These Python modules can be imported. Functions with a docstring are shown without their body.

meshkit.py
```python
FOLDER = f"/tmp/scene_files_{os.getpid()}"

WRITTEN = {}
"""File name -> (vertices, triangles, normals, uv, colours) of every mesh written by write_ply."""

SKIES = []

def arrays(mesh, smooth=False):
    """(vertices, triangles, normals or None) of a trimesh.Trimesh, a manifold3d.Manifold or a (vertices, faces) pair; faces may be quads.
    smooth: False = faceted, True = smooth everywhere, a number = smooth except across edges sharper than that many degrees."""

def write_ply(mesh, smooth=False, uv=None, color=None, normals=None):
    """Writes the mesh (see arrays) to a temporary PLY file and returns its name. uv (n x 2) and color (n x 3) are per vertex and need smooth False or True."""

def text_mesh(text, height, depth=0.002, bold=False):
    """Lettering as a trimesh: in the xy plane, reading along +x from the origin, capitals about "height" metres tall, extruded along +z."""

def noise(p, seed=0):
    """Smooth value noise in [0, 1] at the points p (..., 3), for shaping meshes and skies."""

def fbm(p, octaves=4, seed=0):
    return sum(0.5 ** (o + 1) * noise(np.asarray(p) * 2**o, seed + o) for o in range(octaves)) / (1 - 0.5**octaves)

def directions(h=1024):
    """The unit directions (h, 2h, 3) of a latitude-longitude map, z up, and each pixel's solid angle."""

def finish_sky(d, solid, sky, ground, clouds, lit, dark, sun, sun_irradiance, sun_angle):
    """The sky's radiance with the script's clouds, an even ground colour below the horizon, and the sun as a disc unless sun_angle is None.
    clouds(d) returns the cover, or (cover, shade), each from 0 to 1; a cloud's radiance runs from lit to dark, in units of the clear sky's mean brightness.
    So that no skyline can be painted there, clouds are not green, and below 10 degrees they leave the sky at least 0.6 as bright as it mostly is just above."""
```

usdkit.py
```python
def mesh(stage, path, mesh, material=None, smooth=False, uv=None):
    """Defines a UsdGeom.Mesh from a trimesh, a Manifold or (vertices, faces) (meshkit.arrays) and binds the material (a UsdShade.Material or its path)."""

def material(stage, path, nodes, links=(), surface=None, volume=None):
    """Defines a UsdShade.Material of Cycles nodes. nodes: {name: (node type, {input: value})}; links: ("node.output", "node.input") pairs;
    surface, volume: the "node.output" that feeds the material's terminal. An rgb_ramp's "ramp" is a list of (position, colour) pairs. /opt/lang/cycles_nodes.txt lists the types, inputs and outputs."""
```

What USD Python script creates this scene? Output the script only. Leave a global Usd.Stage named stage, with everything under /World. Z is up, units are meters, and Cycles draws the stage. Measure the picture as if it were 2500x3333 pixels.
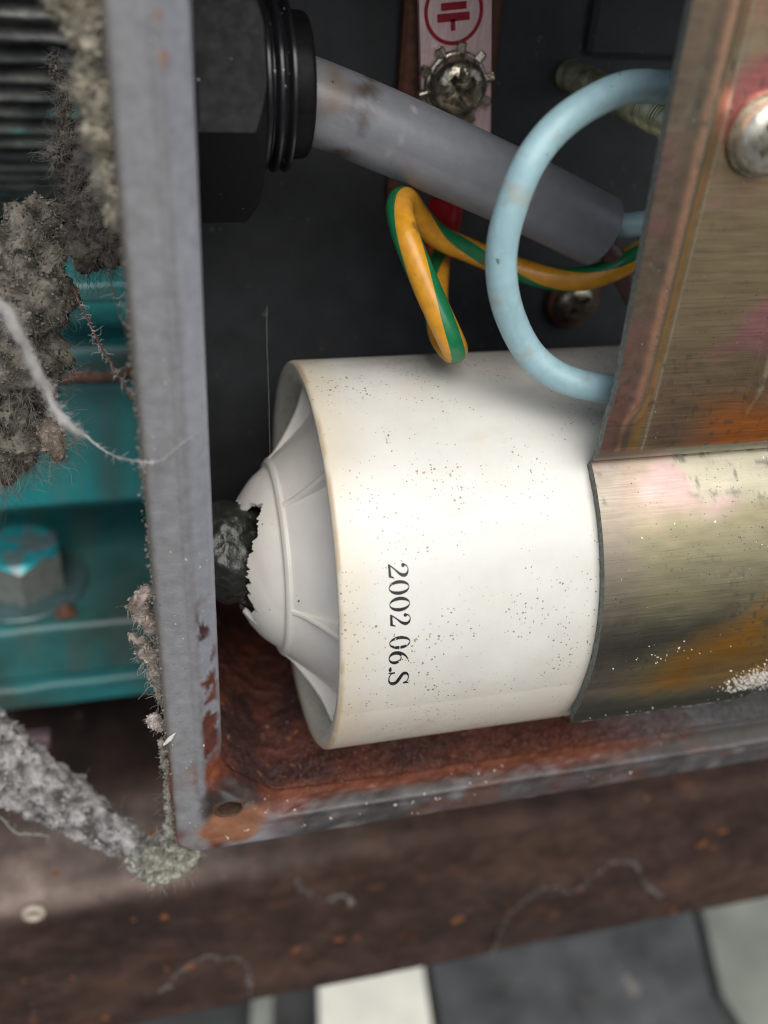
import math, random
import numpy as np, trimesh, shapely, usdkit, meshkit
import manifold3d as m3
from shapely.geometry import Point, Polygon, box as sbox
from shapely.ops import unary_union
from pxr import Usd, UsdGeom, UsdLux, UsdShade, Gf, Sdf, Vt

stage = Usd.Stage.CreateInMemory()
UsdGeom.Xform.Define(stage, '/World'); UsdGeom.Scope.Define(stage, '/World/Looks')
rng = np.random.default_rng(7)

# ------------------------------------------------------------------ camera, sky, light
# world: x along the capacitor, y into the box, z up, metres; origin on the capacitor's axis
EYE = np.array([0, -0.08882237, 0.06675003]); FPX = 3100.0; CU, CV = 1250.0, 1666.5
_X = np.array([12750, 1070, 3100.]); _X /= np.linalg.norm(_X)
_D = np.array([-384, -4645, 3100.]); _D /= np.linalg.norm(_D)
_Z = -_D; _Z = _Z - _X * (_X @ _Z); _Z /= np.linalg.norm(_Z); _Y = -np.cross(_Z, _X)
ROT = np.stack([_X, _Y, _Z])                       # columns: camera right, up, forward in world axes
cam = UsdGeom.Camera.Define(stage, '/World/camera')
M = Gf.Matrix4d(1.0)
for i, c in enumerate((ROT[:, 0], ROT[:, 1], -ROT[:, 2])): M.SetRow(i, Gf.Vec4d(*map(float, c), 0))
M.SetRow(3, Gf.Vec4d(*map(float, EYE), 1))
cam.AddTransformOp().Set(M)
cam.CreateHorizontalApertureAttr(3.6); cam.CreateVerticalApertureAttr(4.8); cam.CreateFocalLengthAttr(3.6 * FPX / 2500)
cam.CreateClippingRangeAttr(Gf.Vec2f(0.005, 100)); cam.CreateFStopAttr(2.3); cam.CreateFocusDistanceAttr(0.097)
cam.CreateExposureAttr(1.12)

SUN = np.array([0.10, -0.62, 0.78]); SUN /= np.linalg.norm(SUN)      # bright part of an overcast sky, above and behind the viewer
L = UsdLux.DistantLight.Define(stage, '/World/sun')
L.CreateIntensityAttr(0.33); L.CreateAngleAttr(55.0); L.CreateColorAttr(Gf.Vec3f(1.0, 0.975, 0.93)); L.GetPrim().CreateAttribute('inputs:normalize', Sdf.ValueTypeNames.Bool).Set(True)
zax = SUN; xax = np.cross([0, 0, 1], zax); xax /= np.linalg.norm(xax); yax = np.cross(zax, xax)
ML = Gf.Matrix4d(1.0)
for i, c in enumerate((xax, yax, zax)): ML.SetRow(i, Gf.Vec4d(*map(float, c), 0))
L.AddTransformOp().Set(ML)
sky_mat = usdkit.material(stage, '/World/Looks/sky', {
    's': ('sky_texture', {'sky_type': 'single_scattering', 'sun_disc': False, 'sun_elevation': float(math.asin(SUN[2])), 'sun_rotation': float(math.atan2(SUN[0], SUN[1])), 'aerosol_density': 3.0}),
    'g': ('mix', {'mix_type': 'mix', 'fac': 0.55, 'color2': (3.4, 3.5, 3.7)}),
    'b': ('background_shader', {'strength': 0.075})}, [('s.color', 'g.color1'), ('g.color', 'b.color')], surface='b.background')
dome = UsdLux.DomeLight.Define(stage, '/World/sky')
UsdShade.MaterialBindingAPI.Apply(dome.GetPrim()).Bind(sky_mat)
dome.GetPrim().SetCustomDataByKey('kind', 'structure')

# ------------------------------------------------------------------ helpers
def ray(u, v): return ROT @ np.array([(u - CU) / FPX, -(v - CV) / FPX, 1.0])
def atY(u, v, y): r = ray(u, v); return EYE + r * ((y - EYE[1]) / r[1])
def atZ(u, v, z): r = ray(u, v); return EYE + r * ((z - EYE[2]) / r[2])
def on_can(u, v, R):
    r = ray(u, v); A = r[1]**2 + r[2]**2; B = 2 * (EYE[1] * r[1] + EYE[2] * r[2]); c = EYE[1]**2 + EYE[2]**2 - R * R
    return EYE + r * (-B - math.sqrt(max(B * B - 4 * A * c, 0))) / (2 * A)
def N(p, s, o=4, seed=0): return meshkit.fbm(np.asarray(p) * s, o, seed)
def sstep(a, b, x): t = np.clip((x - a) / (b - a), 0, 1); return t * t * (3 - 2 * t)
def lerp(a, b, t): t = np.asarray(t)[..., None]; return np.asarray(a) * (1 - t) + np.asarray(b) * t

def mat(name, base=None, rough=0.5, metal=0.0, var=0.15, vs=400, bump=0.0, bs=2500, specks=(), stretch=None, rvar=0.0, **pr):
    """base None: colour from the mesh's primvar 'tint'. specks: (colour, cells per metre, size) dirt spots."""
    nd, ln = {'g': ('geometry', {})}, []
    pos = 'g.position'
    if stretch is not None:
        nd['mp'] = ('mapping', {'scale': stretch}); ln.append((pos, 'mp.vector')); spos = 'mp.vector'
    else: spos = pos
    nd['n'] = ('noise_texture', {'scale': vs, 'detail': 6.0, 'roughness': 0.62}); ln.append((spos, 'n.vector'))
    nd['r'] = ('rgb_ramp', {'ramp': [(0.25, (1 - var,) * 3), (0.5, (1, 1, 1)), (0.75, (1 + var,) * 3)]}); ln.append(('n.fac', 'r.fac'))
    nd['m'] = ('mix', {'mix_type': 'multiply', 'fac': 1.0})
    if base is None: nd['a'] = ('attribute', {'attribute': 'tint'}); ln.append(('a.color', 'm.color1'))
    else: nd['m'][1]['color1'] = base
    ln.append(('r.color', 'm.color2')); col = 'm.color'
    for i, (sc, cells, size) in enumerate(specks):
        v, q, t, l, x = (f'{k}{i}' for k in ('vo', 'se', 'th', 'lt', 'mx'))
        nd[v] = ('voronoi_texture', {'scale': cells, 'randomness': 1.0})
        nd['dn' + v] = ('noise_texture', {'scale': cells * 1.6, 'detail': 3.0}); nd['dv' + v] = ('vector_math', {'math_type': 'multiply_add', 'vector2': (0.9 / cells,) * 3}); nd['ds' + v] = ('vector_math', {'math_type': 'subtract', 'vector2': (0.45 / cells,) * 3})
        ln += [(pos, 'dn' + v + '.vector'), ('dn' + v + '.color', 'dv' + v + '.vector1'), (pos, 'dv' + v + '.vector3'), ('dv' + v + '.vector', 'ds' + v + '.vector1'), ('ds' + v + '.vector', v + '.vector')]
        nd[q] = ('separate_color', {}); ln.append((v + '.color', q + '.color'))
        nd[q + 'p'] = ('math', {'math_type': 'power', 'value2': 4.0}); ln.append((q + '.r', q + 'p.value1'))
        nd['cl'] = ('noise_texture', {'scale': 130.0, 'detail': 3.0}); nd['cr'] = ('map_range', {'from_min': 0.38, 'from_max': 0.62, 'to_min': 0.25, 'to_max': 1.25, 'clamp': True}); ln += [(pos, 'cl.vector'), ('cl.fac', 'cr.value')] if i == 0 else []
        nd[t] = ('math', {'math_type': 'multiply', 'value2': size}); nd[t + 'k'] = ('math', {'math_type': 'multiply'}); ln += [(q + 'p.value', t + 'k.value1'), ('cr.result', t + 'k.value2'), (t + 'k.value', t + '.value1')]
        nd[l] = ('math', {'math_type': 'less_than'}); ln += [(v + '.distance', l + '.value1'), (t + '.value', l + '.value2')]
        nd[x] = ('mix', {'mix_type': 'mix', 'color2': sc}); ln += [(l + '.value', x + '.fac'), (col, x + '.color1')]; col = x + '.color'
    nd['p'] = ('principled_bsdf', {'roughness': rough, 'metallic': metal, **pr}); ln.append((col, 'p.base_color'))
    if rvar:
        nd['rr'] = ('map_range', {'from_min': 0.3, 'from_max': 0.7, 'to_min': max(0.03, rough - rvar), 'to_max': rough + rvar, 'clamp': True}); ln += [('n.fac', 'rr.value'), ('rr.result', 'p.roughness')]
    if bump:
        nd['bn'] = ('noise_texture', {'scale': bs, 'detail': 4.0, 'roughness': 0.6}); ln.append((spos, 'bn.vector'))
        nd['bu'] = ('bump', {'distance': bump, 'strength': 1.0}); ln += [('bn.fac', 'bu.height'), ('bu.normal', 'p.normal')]
    return usdkit.material(stage, '/World/Looks/' + name, nd, ln, surface='p.BSDF')

used = {}
def numbered(path):
    k = used.get(path, 0); used[path] = k + 1
    return path if k == 0 else f'{path}_{k:03d}'
def tag(p, label=None, cat=None, group=None, kind=None):
    for k, v in (('label', label), ('category', cat), ('group', group), ('kind', kind)):
        if v: p.SetCustomDataByKey(k, v)
    return p
def thing(name, label, cat, group=None):
    p = UsdGeom.Xform.Define(stage, numbered('/World/' + name)).GetPrim()
    return tag(p, label, cat, group)
def obj(name, mesh, m, parent=None, smooth=35, tint=None, attrs=None, label=None, cat=None, group=None, kind=None):
    base = str(parent.GetPath()) if parent is not None else '/World'
    path = numbered(base + '/' + name)
    if not isinstance(mesh, (tuple, list)) and not hasattr(mesh, 'to_mesh') and (tint is not None or attrs): mesh = (np.array(mesh.vertices), np.array(mesh.faces))
    if (tint is not None or attrs) and smooth not in (True, False): smooth = True
    if (tint is not None or attrs) and hasattr(mesh, 'to_mesh'):
        q = mesh.to_mesh(); mesh = (q.vert_properties[:, :3].astype(float), q.tri_verts)
    g = usdkit.mesh(stage, path, mesh, m, smooth=smooth)
    if tint is not None:
        v = np.asarray(mesh[0], float); c = tint(v) if callable(tint) else np.broadcast_to(tint, v.shape)
        UsdGeom.PrimvarsAPI(g).CreatePrimvar('tint', Sdf.ValueTypeNames.Color3fArray, 'vertex').Set(Vt.Vec3fArray.FromNumpy(np.clip(c, 0, 1).astype(np.float32)))
    for k, a in (attrs or {}).items():
        UsdGeom.PrimvarsAPI(g).CreatePrimvar(k, Sdf.ValueTypeNames.FloatArray, 'vertex').Set(Vt.FloatArray.FromNumpy(np.asarray(a, np.float32)))
    return tag(g.GetPrim(), label, cat, group, kind)

def join(*ms):
    V, F, n = [], [], 0
    for v, f in ms:
        v = np.asarray(v, float); f = np.asarray(f, int)
        if f.shape[1] == 4: f = np.vstack([f[:, [0, 1, 2]], f[:, [0, 2, 3]]])
        V.append(v); F.append(f + n); n += len(v)
    return np.vstack(V), np.vstack(F)
def tm(t): return np.array(t.vertices), np.array(t.faces)
def mf(man): q = man.to_mesh(); return q.vert_properties[:, :3].astype(float), np.array(q.tri_verts)
def grid(P, closed_u=False, closed_v=False):
    n, k = P.shape[:2]
    i, j = np.meshgrid(np.arange(n if closed_u else n - 1), np.arange(k if closed_v else k - 1), indexing='ij')
    a, b = i * k + j, i * k + (j + 1) % k; c, d = ((i + 1) % n) * k + (j + 1) % k, ((i + 1) % n) * k + j
    q = np.stack([a, d, c, b], -1).reshape(-1, 4)
    return P.reshape(-1, 3), np.vstack([q[:, [0, 1, 2]], q[:, [0, 2, 3]]])
def frame(d):
    d = np.asarray(d, float) / np.linalg.norm(d); a = np.cross(d, [0, 0, 1.0] if abs(d[2]) < 0.9 else [1.0, 0, 0]); a /= np.linalg.norm(a)
    return d, a, np.cross(d, a)
def lathe(prof, o, d, segs=64, wob=None):
    """prof: (distance along d, radius)"""
    d, a, b = frame(d); t = np.arange(segs) * 2 * np.pi / segs
    prof = np.asarray(prof, float); s = prof[:, 0][:, None] * np.ones(segs); r = prof[:, 1][:, None] * np.ones(segs)
    if wob is not None: s, r = wob(s, r, t[None, :] * np.ones_like(s))
    P = np.asarray(o) + s[..., None] * d + r[..., None] * (np.cos(t)[None, :, None] * a + np.sin(t)[None, :, None] * b)
    return grid(P, closed_v=True)
def spline(pts, n):
    """Catmull-Rom through pts"""
    p = np.asarray(pts, float); p = np.vstack([2 * p[0] - p[1], p, 2 * p[-1] - p[-2]])
    t = np.linspace(0, len(p) - 3 - 1e-9, n); i = t.astype(int); f = (t - i)[:, None]
    p0, p1, p2, p3 = p[i], p[i + 1], p[i + 2], p[i + 3]
    return 0.5 * (2 * p1 + (p2 - p0) * f + (2 * p0 - 5 * p1 + 4 * p2 - p3) * f**2 + (3 * p1 - p0 - 3 * p2 + p3) * f**3)
def tube(path, r, sides=24, caps=True, bevel=0.0):
    P = np.asarray(path, float); n = len(P); r = np.broadcast_to(np.asarray(r, float), (n,)).copy()
    T = np.gradient(P, axis=0); T /= np.linalg.norm(T, axis=1, keepdims=True)
    A = np.zeros_like(P); a = frame(T[0])[1]
    for i in range(n):
        a = a - T[i] * (a @ T[i]); a /= np.linalg.norm(a); A[i] = a
    B = np.cross(T, A); t = np.arange(sides) * 2 * np.pi / sides
    G = P[:, None] + r[:, None, None] * (np.cos(t)[None, :, None] * A[:, None] + np.sin(t)[None, :, None] * B[:, None])
    v, f = grid(G, closed_v=True)
    if caps:
        k = len(v); v = np.vstack([v, P[0], P[-1]]); j = np.arange(sides)
        f = np.vstack([f, np.stack([np.full(sides, k), j, (j + 1) % sides], 1)[:, [0, 2, 1]][:, [0, 2, 1]], np.stack([np.full(sides, k + 1), (n - 1) * sides + (j + 1) % sides, (n - 1) * sides + j], 1)])
    return v, f
def bx(lo, hi, bev=0.0):
    lo, hi = np.minimum(lo, hi), np.maximum(lo, hi)
    if not bev: return tm(trimesh.creation.box(bounds=[lo, hi]))
    pts = []
    for k in range(3):
        e = np.full(3, bev); e[k] = 0
        pts += [[(lo + e, hi - e)[s][0] if False else (lo[0] + e[0] if a == 0 else hi[0] - e[0]), lo[1] + e[1] if b == 0 else hi[1] - e[1], lo[2] + e[2] if c == 0 else hi[2] - e[2]] for s in (0,) for a in (0, 1) for b in (0, 1) for c in (0, 1)]
    h = trimesh.convex.convex_hull(np.array(pts)); return tm(h)
def blob(spheres, refine=0.0006, noise=0.0, ns=900, seed=0, smooth=6):
    """one closed lump: hulls of consecutive spheres, refined, smoothed and roughened. spheres: (point, radius)"""
    def sp(c, r): return m3.Manifold.sphere(float(r), 14).translate([float(x) for x in c])
    S = [sp(c, r) for c, r in spheres]
    parts = S if len(S) == 1 else [m3.Manifold.batch_hull([S[i], S[i + 1]]) for i in range(len(S) - 1)]
    v, f = mf(m3.Manifold.batch_boolean(parts, m3.OpType.Add).refine_to_length(refine))
    t = trimesh.Trimesh(v, f, process=True)
    if smooth: trimesh.smoothing.filter_taubin(t, iterations=smooth)
    if noise:
        v = np.array(t.vertices); nn = np.array(t.vertex_normals)
        t.vertices = v + nn * ((N(v, ns, 4, seed) - 0.5) * 2 * noise)[:, None]
    return tm(t)
def fibres(roots, dirs, length, radius, seed=0, curl=0.6, k=6):
    """thin curled hairs as three-sided tubes in one mesh"""
    g = np.random.default_rng(seed); n = len(roots); P = np.zeros((n, k, 3)); P[:, 0] = roots
    d = dirs / (np.linalg.norm(dirs, axis=1, keepdims=True) + 1e-12); ln = np.asarray(length) * g.uniform(0.4, 1.3, n)
    for i in range(1, k):
        d = d + g.normal(0, curl, (n, 3)); d /= np.linalg.norm(d, axis=1, keepdims=True); P[:, i] = P[:, i - 1] + d * (ln / (k - 1))[:, None]
    T = np.gradient(P, axis=1); T /= np.linalg.norm(T, axis=2, keepdims=True) + 1e-12
    a = np.cross(T, g.normal(0, 1, (n, 1, 3))); a /= np.linalg.norm(a, axis=2, keepdims=True) + 1e-12; b = np.cross(T, a)
    R = (np.asarray(radius) * np.ones(n))[:, None] * np.linspace(1, 0.4, k)[None]; t = np.arange(3) * 2 * np.pi / 3
    V = P[:, :, None] + R[:, :, None, None] * (np.cos(t)[None, None, :, None] * a[:, :, None] + np.sin(t)[None, None, :, None] * b[:, :, None])
    i, j = np.meshgrid(np.arange(k - 1), np.arange(3), indexing='ij')
    q = np.stack([i * 3 + j, i * 3 + (j + 1) % 3, (i + 1) * 3 + (j + 1) % 3, (i + 1) * 3 + j], -1).reshape(-1, 4); q = np.vstack([q[:, [0, 1, 2]], q[:, [0, 2, 3]]])
    F = (np.arange(n) * 3 * k)[:, None, None] + q[None]
    return V.reshape(-1, 3), F.reshape(-1, 3)
def crumbs(centres, size, seed=0):
    """tiny faceted grains"""
    g = np.random.default_rng(seed); t = trimesh.creation.icosphere(0); tv, tf = np.array(t.vertices), np.array(t.faces)
    n = len(centres); s = np.asarray(size) * g.uniform(0.3, 1.3, n)
    V = np.asarray(centres)[:, None] + tv[None] * g.uniform(0.45, 1.2, (n, 12, 1)) * s[:, None, None] * g.uniform(0.5, 1.3, (n, 1, 3))
    return V.reshape(-1, 3), ((np.arange(n) * 12)[:, None, None] + tf[None]).reshape(-1, 3)

# ------------------------------------------------------------------ materials
GREY = np.array([0.25, 0.258, 0.288])
m_paint = mat('grey_paint', None, 0.42, var=0.16, vs=900, bump=0.00006, bs=3500, specks=[((0.62, 0.6, 0.55), 1500, 0.16), ((0.05, 0.04, 0.035), 1100, 0.10)], rvar=0.12)
m_floor = mat('rusted_paint', None, 0.58, var=0.55, vs=1500, bump=0.0003, bs=2200, specks=[((0.30, 0.31, 0.36), 1500, 0.20), ((0.28, 0.09, 0.03), 900, 0.3)], rvar=0.2)
m_back = mat('dark_back_paint', (0.031, 0.034, 0.037), 0.6, var=0.5, vs=120, specks=[((0.10, 0.09, 0.075), 900, 0.25)])
m_can = mat('white_plastic', None, 0.30, var=0.05, vs=220, specks=[((0.27, 0.215, 0.155), 3300, 0.40), ((0.42, 0.29, 0.17), 1000, 0.16), ((0.15, 0.115, 0.085), 1100, 0.12), ((0.06, 0.05, 0.045), 330, 0.05)], rvar=0.06)
m_cap = mat('white_end_cap', (0.665, 0.635, 0.58), 0.38, var=0.06, vs=300, specks=[((0.05, 0.04, 0.03), 700, 0.12)])
m_ink = mat('black_print', (0.012, 0.011, 0.011), 0.5, var=0.3, specks=[((0.5, 0.48, 0.44), 4200, 0.55)])
m_resin = mat('dark_resin', (0.015, 0.017, 0.013), 0.28, var=0.5, vs=900, bump=0.0001, bs=1800)
m_cable = mat('grey_sheath', None, 0.34, var=0.10, vs=700, bump=0.00002, bs=4000, specks=[((0.05, 0.04, 0.03), 800, 0.12), ((0.5, 0.5, 0.5), 1500, 0.09)])
m_blue = mat('pale_blue_insulation', None, 0.42, var=0.10, vs=900, bump=0.00002, bs=4000, specks=[((0.13, 0.14, 0.12), 900, 0.2), ((0.42, 0.28, 0.14), 380, 0.08)])
m_brown = mat('brown_insulation', (0.12, 0.062, 0.055), 0.4, var=0.2)
m_red = mat('red_sleeve', (0.62, 0.02, 0.03), 0.35, var=0.15)
m_copper = mat('copper', (0.35, 0.15, 0.07), 0.4, metal=0.8)
m_black = mat('black_plastic', (0.0065, 0.0065, 0.0075), 0.5, specular_ior_level=0.14, var=0.2, vs=900, bump=0.00001, bs=3000, specks=[((0.28, 0.27, 0.26), 900, 0.16)], rvar=0.1)
m_gloss = mat('glossy_black_plastic', (0.012, 0.012, 0.014), 0.25, var=0.3, vs=800, specks=[((0.45, 0.44, 0.42), 1500, 0.30)])
m_zinc = mat('yellow_zinc', None, 0.40, metal=0.85, var=0.05, vs=60, stretch=(3, 120, 120), bump=0.0000008, bs=80, specks=[((0.16, 0.15, 0.13), 3200, 0.28), ((0.10, 0.095, 0.085), 1900, 0.18), ((0.70, 0.68, 0.62), 1300, 0.12)], rvar=0.12)
m_zinc_edge = mat('corroded_edge', (0.16, 0.17, 0.15), 0.65, metal=0.3, var=0.55, vs=2500, bump=0.0001, bs=3500)
m_screw = mat('plated_screw', (0.40, 0.36, 0.28), 0.26, metal=0.9, var=0.5, vs=700, bump=0.00006, bs=1600, rvar=0.15)
m_screw_hi = mat('bright_screw', (0.52, 0.50, 0.42), 0.30, metal=0.85, var=0.30, vs=600, bump=0.00005, bs=1600, rvar=0.12)
m_recess = mat('rusty_recess', (0.06, 0.03, 0.015), 0.7, var=0.6, vs=1500)
m_tagm = mat('tinned_tag', (0.90, 0.66, 0.66), 0.34, metal=0.3, var=0.22, vs=60, stretch=(40, 40, 6), bump=0.00002, bs=100)
m_redp = mat('dark_red_print', (0.32, 0.008, 0.025), 0.4, var=0.4, vs=1500)
m_stud = mat('stud_zinc', (0.36, 0.37, 0.24), 0.35, metal=0.7, var=0.5, vs=700)
m_grain = mat('rust_grain', (0.13, 0.05, 0.03), 0.6, var=0.7, vs=1300)
m_rust = mat('brown_rust', (0.12, 0.05, 0.028), 0.75, var=0.5, vs=900, bump=0.0001, bs=2500)
m_teal = mat('teal_enamel', None, 0.33, var=0.22, vs=140, specks=[((0.10, 0.055, 0.03), 160, 0.13), ((0.05, 0.04, 0.03), 500, 0.15)], rvar=0.1)
m_fin = mat('dusty_fin', None, 0.7, var=0.6, vs=500, bump=0.0002, bs=900)
m_bolt = mat('bolt_steel', None, 0.34, metal=0.55, var=0.25, vs=500, bump=0.00005, bs=1500)
m_dust = mat('grey_dust', None, 0.95, var=0.45, vs=1400, bump=0.0002, bs=2500)
m_fibre = mat('dust_fibre', None, 0.9, var=0.3, vs=900)
m_web = mat('web', (0.34, 0.33, 0.31), 0.8, var=0.3)
m_beam = mat('rusted_beam', None, 0.78, specular_ior_level=0.2, var=0.35, vs=300, bump=0.0002, bs=700, specks=[((0.20, 0.075, 0.028), 260, 0.26), ((0.13, 0.11, 0.095), 300, 0.14)], rvar=0.12)
m_dim = mat('dim_web', (0.085, 0.072, 0.062), 0.9, var=0.4, vs=600)
m_white = mat('white_crust', (0.60, 0.57, 0.51), 0.8, var=0.25)
m_soil = mat('dark_ground', (0.045, 0.047, 0.045), 0.9, var=0.6, vs=40)
m_slab_w = mat('pale_slab', (0.80, 0.77, 0.66), 0.8, var=0.2, vs=40)
m_slab_g = mat('grey_slab', (0.20, 0.21, 0.175), 0.85, var=0.3, vs=40)
m_slab_d = mat('dark_slab', (0.058, 0.060, 0.060), 0.8, var=0.85, vs=45, specks=[((0.16, 0.15, 0.13), 60, 0.3)])
m_shell = mat('pale_deposit', (0.40, 0.34, 0.27), 0.6, var=0.3)
m_purple = mat('purple_stub', (0.10, 0.055, 0.065), 0.5, var=0.3)
# yellow and green wire: two green stripes that wind round it
m_earth = usdkit.material(stage, '/World/Looks/earth_insulation', {
    'a': ('attribute', {'attribute': 'stripe'}), 'l': ('map_range', {'from_min': 0.33, 'from_max': 0.37, 'to_min': 0.0, 'to_max': 1.0, 'clamp': True}), 'g': ('geometry', {}),
    'n': ('noise_texture', {'scale': 900.0, 'detail': 5.0}), 'r': ('rgb_ramp', {'ramp': [(0.3, (0.82, 0.82, 0.82)), (0.6, (1.05, 1.05, 1.05))]}),
    'd': ('noise_texture', {'scale': 420.0, 'detail': 3.0}), 'dr': ('rgb_ramp', {'ramp': [(0.66, (0, 0, 0)), (0.74, (0.7, 0.7, 0.7))]}),
    'm': ('mix', {'color1': (0.66, 0.30, 0.022), 'color2': (0.010, 0.17, 0.062)}), 'k': ('mix', {'mix_type': 'multiply', 'fac': 1.0}), 'k2': ('mix', {'color2': (0.14, 0.07, 0.025)}),
    'p': ('principled_bsdf', {'roughness': 0.33})},
    [('a.fac', 'l.value'), ('l.result', 'm.fac'), ('g.position', 'n.vector'), ('n.fac', 'r.fac'), ('m.color', 'k.color1'), ('r.color', 'k.color2'), ('g.position', 'd.vector'), ('d.fac', 'dr.fac'), ('dr.color', 'k2.fac'), ('k.color', 'k2.color1'), ('k2.color', 'p.base_color')], surface='p.BSDF')

# ------------------------------------------------------------------ ground and rusty beam
g = trimesh.creation.box(bounds=[[-6, -6, -0.27], [6, 6, -0.255]])
obj('ground', tm(g), m_soil, kind='structure', smooth=False)
def slab(us, m, label, z=-0.247, th=0.03):
    pts = [atZ(u, v, z)[:2] for u, v in us]; poly = Polygon(pts).buffer(-0.001).buffer(0.001)
    t = trimesh.creation.extrude_polygon(poly, th, engine='earcut'); t.apply_translation([0, 0, z - th])
    obj('paving_slab', tm(t), m, smooth=False, label=label, cat='slab')
slab([(1035, 3120), (1372, 3120), (1440, 3560), (1045, 3560)], m_slab_w, 'bright cream white paving slab under the rusty beam')
slab([(2265, 2860), (2700, 2760), (2800, 3560), (2560, 3560), (2350, 3230)], m_slab_g, 'pale greenish grey paving slab in the bottom right corner')
slab([(1390, 3060), (1886, 2950), (1880, 3560), (1475, 3560)], m_slab_d, 'dark grey slab beside the bright cream one')
slab([(1880, 2950), (2235, 2870), (2320, 3240), (2500, 3560), (1875, 3560)], m_slab_d, 'dark grey slab next to the pale greenish grey one', z=-0.249)
slab([(830, 3120), (890, 3120), (880, 3560), (800, 3560)], m_slab_g, 'narrow lilac grey slab left of the bright cream one')

BY, BZ0, BZ1 = 0.010, -0.0713, -0.1116
def beam_tint(p):
    n = N(p, 60, 4, 3); n2 = N(p, 240, 4, 9)
    c = lerp((0.034, 0.021, 0.0175), (0.060, 0.035, 0.026), sstep(0.25, 0.75, n))
    c = lerp(c, (0.095, 0.042, 0.020), sstep(0.60, 0.78, n2) * 0.6)
    c = lerp(c, (0.25, 0.195, 0.165), sstep(0.050, -0.022, p[:, 0] + 0.0) * sstep(-0.0770, -0.0705, p[:, 2]) * sstep(0.036, 0.014, p[:, 1]) * (0.35 + 0.65 * n))  # lit front part of the beam top painted paler
    c = c * (1 - 0.6 * sstep(0.024, 0.040, p[:, 1]))[:, None] * (0.65 + 0.7 * N(p, 420, 4, 12))[:, None] * (0.80 + 0.4 * sstep(0.3, 0.7, N(p, 170, 4, 13)))[:, None]  # shade under the motor painted in: top darkens towards the back
    return c
bt = thing('rusty_beam', 'rusty brown steel angle running under the grey box', 'beam')
ys = np.concatenate([np.linspace(0.19, BY + 0.003, 90), BY + 0.003 * (1 - np.sin(np.linspace(0.2, 1.57, 8)))])
zs = np.concatenate([np.full(90, BZ0), BZ0 - 0.003 * (1 - np.cos(np.linspace(0.2, 1.57, 8)))])
ys = np.concatenate([ys, np.full(60, BY), [BY + 0.0008, BY + 0.004, BY + 0.006]]); zs = np.concatenate([zs, np.linspace(BZ0 - 0.0034, BZ1, 60), [BZ1 - 0.0008, BZ1 - 0.0012, BZ1 - 0.001]])
xs = np.linspace(-0.08, 0.24, 240)
P = np.stack([np.broadcast_to(xs[:, None], (240, len(ys))), np.broadcast_to(ys, (240, len(ys))), np.broadcast_to(zs, (240, len(ys)))], -1)
w = (N(P, 120, 5, 11) - 0.5) * 0.0011; P = P + np.stack([0 * w, -w * (P[..., 2] < BZ0 - 0.001), w * (P[..., 1] > BY + 0.001)], -1)
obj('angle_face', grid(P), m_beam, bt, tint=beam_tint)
obj('angle_back', bx((-0.08, BY + 0.0065, BZ1 - 0.0005), (0.24, BY + 0.0075, BZ0 - 0.002)), m_rust, bt, smooth=False)
c = atY(110, 2972, BY - 0.0003)
tor = trimesh.creation.torus(0.0013, 0.0006, 24, 10); R_ = trimesh.transformations.rotation_matrix(math.pi / 2, [1, 0, 0]); tor.apply_transform(R_); tor.apply_translation(c)
obj('pale_ring', tm(tor), m_shell, label='small pale ring stuck to the rusty beam at lower left', cat='washer')

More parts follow.
